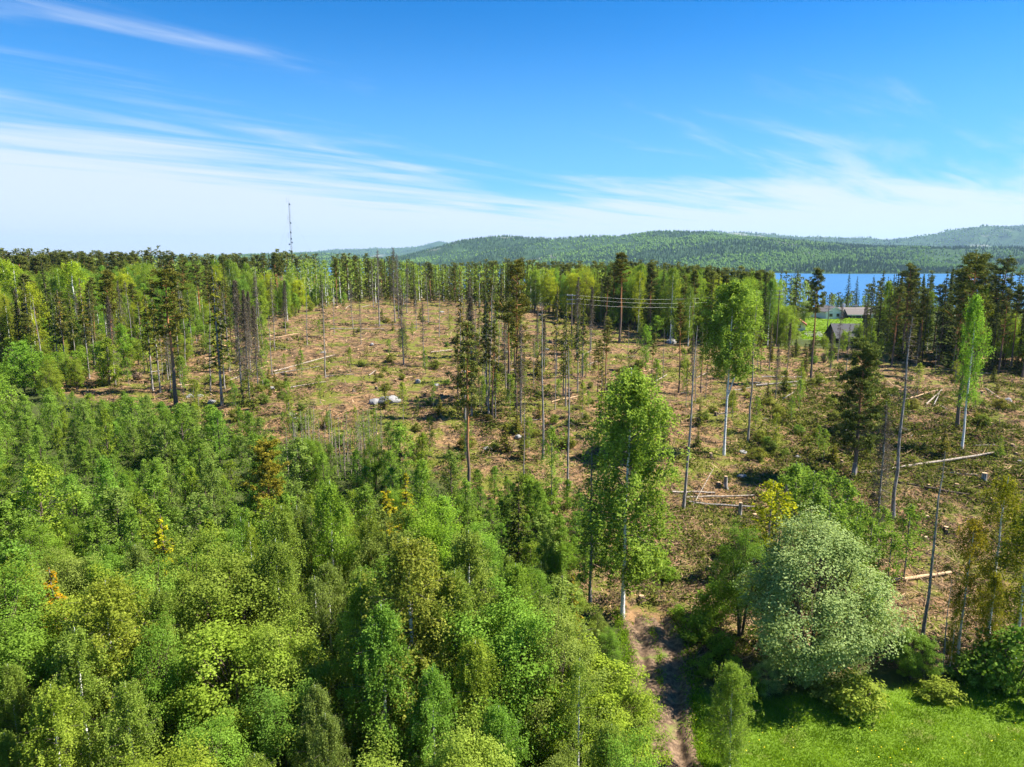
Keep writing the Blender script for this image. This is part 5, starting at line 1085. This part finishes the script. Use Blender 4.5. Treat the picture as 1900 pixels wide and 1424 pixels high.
# ------------------------------------------------------------------ the houses
def gable_house(name, px, y, py_base, w, d, eave, peak, rz, wall, roof, label, chim=(), wins=(), trim=None, over=.4, ridge='x', door=None):
    zb = top_z(y, py_base); x = x_at(px, y, zb); gz_ = float(ground(x, y)); zb = max(zb, gz_-.2)
    e = empty(name, (x, y, zb), rz); mb = MB()
    hx, hy = w/2, d/2                                   # ridge runs along x; gables face -x and +x (or y when ridge == 'y')
    V = [(-hx, -hy, -1.5), (hx, -hy, -1.5), (hx, hy, -1.5), (-hx, hy, -1.5), (-hx, -hy, eave), (hx, -hy, eave), (hx, hy, eave), (-hx, hy, eave)]
    if ridge == 'x': V += [(-hx, 0, peak-.05), (hx, 0, peak-.05)]; Q = [(0, 1, 5, 4), (2, 3, 7, 6), (3, 0, 4, 7), (1, 2, 6, 5)]; T = [(7, 4, 8), (5, 6, 9)]
    else: V += [(0, -hy, peak-.05), (0, hy, peak-.05)]; Q = [(0, 1, 5, 4), (2, 3, 7, 6), (3, 0, 4, 7), (1, 2, 6, 5)]; T = [(4, 5, 8), (6, 7, 9)]
    mb.add(V, Q, T); mb.build('wall', M[wall], e)
    rf = MB(); th = .16
    for sgn in (-1, 1):
        sl = (peak-eave)/(hy if ridge == 'x' else hx)
        if ridge == 'x': a0, b0 = (-hx-over, sgn*(hy+over), eave-over*sl), (hx+over, sgn*(hy+over), eave-over*sl); a1, b1 = (-hx-over, 0, peak), (hx+over, 0, peak)
        else: a0, b0 = (sgn*(hx+over), -hy-over, eave-over*sl), (sgn*(hx+over), hy+over, eave-over*sl); a1, b1 = (0, -hy-over, peak), (0, hy+over, peak)
        lo = np.array([a0, b0, b1, a1]); hi = lo+[0, 0, th]; rf.add(np.concatenate([lo, hi]), [(0, 1, 2, 3), (7, 6, 5, 4), (0, 4, 5, 1), (1, 5, 6, 2), (3, 2, 6, 7), (0, 3, 7, 4)])
    ro = rf.build('roof', M[roof], e)
    for (cx_, cy_, cw, ch, cm) in chim: c = MB(); box(c, (cx_, cy_, peak+ch/2-.5), (cw, cw, ch+1)); c.build('chimney', M[cm], ro)
    for sgn in (-1, 1):
        t_ = MB(); o2 = over+.03
        if ridge == 'y':
            for g2 in (-1, 1):
                p = np.array([(g2*(hx+over), sgn*(hy+o2), eave-over*(peak-eave)/hx+.02), (0, sgn*(hy+o2), peak+.02)]); t_.add(np.concatenate([p, p+[0, 0, -.26], p+[0, .06*sgn, 0], p+[0, .06*sgn, -.26]]), [(0, 1, 3, 2), (4, 6, 7, 5), (0, 4, 5, 1), (2, 3, 7, 6), (0, 2, 6, 4), (1, 5, 7, 3)])
        else: box(t_, (0, sgn*(hy+o2+.03), eave-over*(peak-eave)/hy), (w+2*over, .06, .24))
        t_.build('bargeboard' if ridge == 'y' else 'fascia', M[trim or 'white_paint'], ro)
    for (wx, wz, ww_, wh) in wins:
        f = MB(); box(f, (wx, -hy-.03, wz), (ww_+.2, .08, wh+.2)); fo = f.build('window', M['white_paint'], e)
        q = MB(); box(q, (wx, -hy-.075, wz), (ww_, .03, wh)); q.build('pane', M['glass'], fo)
    if door: q = MB(); box(q, (door, -hy-.03, 1.0), (1., .08, 2.1)); dd = q.build('door', M['dark_wood'], e); q = MB(); box(q, (door+.35, -hy-.09, 1.), (.08, .06, .12)); q.build('handle', M['galv'], dd)
    tag(e, label, 'house' if 'house' in name else 'building'); return e
h1 = gable_house('white_house', 1534, 292., 590, 7.2, 11., 2.9, 4.9, .12, 'white_paint', 'roof_tile', 'white house with a front gable by the lake', wins=[(-1.6, 1.5, 1.4, 1.2), (1.4, 1.5, 1.2, 1.2)], ridge='y')
h2 = gable_house('house_wing', 1578, 297., 592, 15., 8., 2.5, 4.6, .05, 'white_paint', 'roof_tile', 'long low house wing with brown tiled roof and white chimney', chim=[(-3., .5, .9, 1.5, 'white_paint'), (2.2, .3, .7, 1.1, 'brick')], wins=[(-4.5, 1.4, 1.6, 1.1), (-1, 1.4, 1.6, 1.1)], door=-6.5)
h3 = gable_house('dark_house', 1588, 286., 595, 8.5, 6., 2.4, 4.2, -.1, 'dark_wood', 'roof_tile', 'dark walled house front with porch before the long wing', wins=[(-2., 1.3, 1.3, 1.1), (1.6, 1.3, 1.3, 1.1)], door=-.2)
gable_house('white_house', 1690, 262., 588, 11., 7., 2.6, 4.4, .2, 'white_paint', 'dark_roof', 'pale house half hidden by the dark conifers', wins=[(-3, 1.4, 1.2, 1.1), (0, 1.4, 1.2, 1.1), (3, 1.4, 1.2, 1.1)])
gable_house('garden_shed', 1482, 226., 626, 3.4, 4.5, 2.0, 3.2, -.35, 'white_paint', 'red_trim', 'small white shed with a red edged roof', ridge='y', trim='red_trim', wins=[(0, 1.2, .7, .7)])
gable_house('garage', 1576, 190., 643, 10., 8.5, 2.2, 5.4, -.06, 'dark_wood', 'dark_roof', 'dark garage with a broad grey roof before the lawn', trim='dark_wood', wins=[(-2.5, 1.1, 1., .8)])
gable_house('hilltop_cabin', 550, 330., 531, 5., 4., 2.3, 3.3, .1, 'white_paint', 'galv', 'tiny white cabin among trees on the hill below the mast', wins=[(-1, 1.3, .8, .8), (1.2, 1.3, .8, .8)])
# drive
mb = MB(); q = []
(xa, xb, xc, xd), (ya, yb, yc, yd), _ = raycast([1497, 1540, 1540, 1492], [625, 625, 618, 617]); GX = np.linspace(0, 1, 9); A0 = np.stack([xa+(xb-xa)*GX, ya+(yb-ya)*GX], 1); A1 = np.stack([xd+(xc-xd)*GX, yd+(yc-yd)*GX], 1)
rows = np.stack([A0+(A1-A0)*t for t in np.linspace(0, 1, 5)]); P = np.concatenate([rows, (ground(rows[..., 0], rows[..., 1])+.12)[..., None]], -1); idx = np.arange(45).reshape(5, 9)
mb.add(P.reshape(-1, 3), np.stack([idx[:-1, :-1], idx[:-1, 1:], idx[1:, 1:], idx[1:, :-1]], -1).reshape(-1, 4)); tag(mb.build('road', M['gravel']), kind='structure')

# ------------------------------------------------------------------ poles, wires, lamp, mast
def utility_pole(px, py, top, label, arms=1, group=None, y=None):
    if y is None: x, y, _ = raycast(px, py); x, y = float(x[0]), float(y[0])
    else: zt = top_z(y, top); x = x_at(px, y, zt)
    gz_ = float(ground(x, y)); H = top_z(y, top)-gz_; e = empty('utility_pole', (x, y, gz_)); mb = MB(); tube(mb, [(0, 0, -1), (0, 0, H*.5), (0, 0, H)], [.15, .13, .10], 8); mb.build('post', M['pole_wood'], e)
    pts = []
    for k in range(arms):
        zz = H-.3-k*.9; c = MB(); box(c, (0, -.16, zz), (2.3, .1, .12)); ca = c.build('crossarm', M['galv'], e)
        for sx_ in (-1.05, 0, 1.05) if k == 0 else (-1.05, 1.05):
            i_ = MB(); tube(i_, [(sx_, -.16, zz+.06), (sx_, -.16, zz+.16), (sx_, -.16, zz+.26)], [.05, .08, .04], 6); i_.build('insulator', M['porcelain'], ca)
    for sx_, k in ((-1.05, 0), (0., 0), (1.05, 0)): pts.append((x+sx_, y-.16, gz_+H-.02))
    tag(e, label, 'power pole', group); e['h'] = H; return [(x-1.05, y-.16, gz_+H-.05), (x+1.05, y-.16, gz_+H-.95), (x-1.05, y-.16, gz_+H-1.85)]
p1 = utility_pole(1060, 646, 546, 'power pole with stacked crossarms and wires on the open slope', 3)
p2 = utility_pole(1440, 644, 538, 'grey power pole at the foot of the birches near the houses', 3)
p3 = utility_pole(931, 566, 524, 'small T-shaped power pole at the edge of the wood')
p4 = utility_pole(1535, 612, 566, 'dark power pole in front of the white house', 3)
p0 = utility_pole(380, None, 572, 'power pole hidden among trees at the end of the wires', 3, y=235.)
p5 = utility_pole(1660, None, 560, 'power pole among the conifers near the houses', 3, y=255.)
def wires(A, B, sag, label):
    e = None
    for k in range(3):
        t = np.linspace(0, 1, 25); P = np.outer(1-t, A[k])+np.outer(t, B[k]); P[:, 2] -= sag*4*t*(1-t)
        if e is None: e = empty('power_line', tuple(P[0])); org = P[0].copy()
        mb = MB(); tube(mb, P-org, .012, 4, cap=False); mb.build('wire', M['wire'], e)
    tag(e, label, 'wires')
wires(p1, p2, 1.6, 'power wires running from the stacked-arm pole into the birches')
wires(p0, p1, 3.0, 'power wires crossing low over the open slope')
wires(p2, p4, .8, 'power wires strung towards the white house')
wires(p4, p5, .6, 'power wires passing in front of the house roofs')
# street lamp
x, y, _ = raycast(1446, 640); x, y = float(x[0]), float(y[0]); gz_ = float(ground(x, y)); H = top_z(y, 577)-gz_
e = empty('street_lamp', (x, y, gz_)); mb = MB(); tube(mb, [(0, 0, -.5), (0, 0, H*.5), (0, 0, H-.1)], [.09, .07, .05], 8); mb.build('post', M['galv'], e)
mb = MB(); tube(mb, [(0, 0, H-.15), (.3, 0, H), (.9, -.1, H+.02)], .035, 6); mb.build('arm', M['galv'], e); mb = MB(); tube(mb, [(.75, -.1, H+.02), (1.0, -.12, H+.05), (1.5, -.15, H+.02)], [.06, .16, .09], 8); mb.build('lamp_head', M['galv'], e); tag(e, 'grey street lamp with a short arm beside the power pole near the birches', 'street lamp')
# radio mast
y = 420.; zt = top_z(y, 362); x = x_at(535.5, y, zt); gz_ = float(ground(x, y)); H = zt-gz_
e = empty('radio_mast', (x, y, gz_)); mb = MB(); w_ = .42; c3 = [(w_*math.cos(a_), w_*math.sin(a_)) for a_ in (0.5, 2.6, 4.7)]
HH = H-5
for (a_, b_) in c3: sticks(mb, [(a_, b_, -1)], [(a_, b_, HH)], .06, .06, 5)
zs = np.arange(0, HH, 1.1)
for i in range(3):
    (a0, b0), (a1, b1) = c3[i], c3[(i+1) % 3]; A = np.stack([np.full_like(zs, a0), np.full_like(zs, b0), zs], 1); B = np.stack([np.full_like(zs, a1), np.full_like(zs, b1), zs+.55], 1); sticks(mb, A, B, .03, .03, 3); C = np.stack([np.full_like(zs, a0), np.full_like(zs, b0), zs+1.1], 1); sticks(mb, B, C, .03, .03, 3)
mb.build('lattice', M['galv'], e)
mb = MB(); sticks(mb, [(0, 0, HH)], [(0, 0, H)], .06, .03, 5); mb.build('whip_antenna', M['galv'], e)
for (zf, sx_, kk) in [(.93, -1.4, 'a'), (.90, .5, 'd'), (.74, -1.1, 'a'), (.70, .6, 'd'), (.55, -1.3, 'a'), (.53, .5, 'd'), (.49, .8, 'd'), (.47, -.8, 'd'), (.60, .3, 'd')]:
    z = H*zf; mb = MB()
    if kk == 'a': sticks(mb, [(0, 0, z)], [(sx_, -.3, z)], .04, .04, 4); sticks(mb, [(sx_, -.3, z-.6)], [(sx_, -.3, z+2.6)], .07, .05, 6); mb.build('antenna', M['galv'], e)
    else: tube(mb, [(sx_, -.45, z), (sx_, -.6, z), (sx_, -.95, z)], [.2, .5, .45], 10); mb.build('dish', M['galv'], e)
for k in range(3):
    a_ = k*2.094+.5; mb = MB()
    for zf in (.45, .8): sticks(mb, [(0, 0, H*zf)], [(math.cos(a_)*22, math.sin(a_)*22, -1)], .018, .018, 3)
    mb.build('guy_wire', M['wire'], e)
tag(e, 'tall lattice radio mast with antennas rising above the forest', 'mast')
# every tree or stump that shares its look with others is told apart by the landmark it stands nearest to
LMK = [('tall pine with orange upper trunk', 'the wide olive pine'), ('two white birch stems', 'the slim orange pine'), ('broad dying spruce with', 'the broad dying spruce'), ('scraggly spruce with yellow-green', 'the yellow-tipped spruce'), ('bristling with brown twigs', 'the bristling dead spruce'),
       ('tallest dead spruce', 'the tallest dead spruce'), ('dark dead spruce with drooping', 'the drooping dead spruce'), ('tall pine with two-toned', 'the two-toned pine'), ('layered crown in mid clearing', 'the layered pine'), ('lone tall pine', 'the lone orange-trunked pine'), ('tall forked birch', 'the forked birch'),
       ('big drooping birch with white', 'the big birch by the track'), ('thin brown leaning stem', 'the leaning brown stem'), ('tall dark pine with long bare', 'the dark bare-trunked pine'), ('big pale dead trunk', 'the big pale dead trunk'), ('tall pine with thick dark', 'the thick-trunked pine'), ('bushy dark pine', 'the bushy dark pine'),
       ('big round grey-green willow', 'the grey-green willow'), ('bright yellow-green maple', 'the bright maple'), ('big drooping yellow-green birch', 'the big front birch'), ('yellow-green maple with a broad', 'the broad maple'), ('tall olive birch', 'the tall olive birch'), ('narrow bright green birch', 'the narrow pointed birch'),
       ('soft green birch with bare', 'the bare-tipped birch'), ('golden spruce standing up', 'the lone golden spruce'), ('dark golden spruce', 'the spreading golden spruce'), ('brownish gold bushy', 'the bushy golden pine'), ('half-dead larch', 'the rusty larch'), ('large pale boulder', 'the large boulder'), ('dark little spruce', 'the dark little spruce'),
       ('lattice radio mast', 'the radio mast'), ('tiny white cabin', 'the white cabin'), ('small T-shaped', 'the T-shaped pole'), ('stacked crossarms', 'the wired power pole'), ('white house with a front', 'the white gabled house'), ('dark garage', 'the garage'), ('small white shed', 'the white shed'), ('pale house half', 'the half-hidden house'),
       ('grey power pole at', 'the grey power pole'), ('big dark spruce beside', 'the big dark spruce'), ('sawn waist-high', 'the waist-high stump'), ('long pale fallen', 'the long pale log'), ('thick dark stump', 'the thick dark stump'), ('long silver log', 'the long silver log'), ('torn up root plate with bare roots beside', 'the root plate'), ('slim birch with pale', 'the slim pale birch')]
tops = [o for o in col.objects if o.parent is None and 'label' in o]; lms = []
for key, ph in LMK:
    for o in tops:
        if 'group' not in o and o['label'].startswith(key) or ('group' not in o and key in o['label']): lms.append((o.location.x, o.location.y, ph)); break
LA = np.array([(a_, b_) for a_, b_, _ in lms]); used = {}
for o in tops:
    if 'group' in o and o.get('kind') is None:
        ph = lms[int(np.argmin(((LA-np.array([o.location.x, o.location.y]))**2).sum(1)))][2]; lb = o['label'].split(' nearest')[0]
        if len((lb+', near '+ph).split()) <= 16: o['label'] = lb+', near '+ph; o['group'] = o['group']+' near '+ph
        used.setdefault(o['label'], []).append(o)
for lb, os_ in used.items():
    if len(os_) == 1: del os_[0]['group']
print('LABELS longest', max(len(o['label'].split()) for o in tops), 'landmarks', len(lms))
#SECTION: haze
mb = MB(); box(mb, (0, 6700, 194), (40000, 15400, 472))
m, nt = material('haze'); t = NT(nt); pv = t.n('ShaderNodeVolumePrincipled'); pv.inputs['Color'].default_value = (.50, .76, 1., 1); pv.inputs['Density'].default_value = 4.6e-5; pv.inputs['Anisotropy'].default_value = .2
o = t.n('ShaderNodeOutputMaterial'); t.l(pv.outputs[0], o.inputs['Volume'])
hz_ob = mb.build('haze', m); tag(hz_ob, 'thin blue summer haze over the lake and hills', 'haze', kind='stuff')
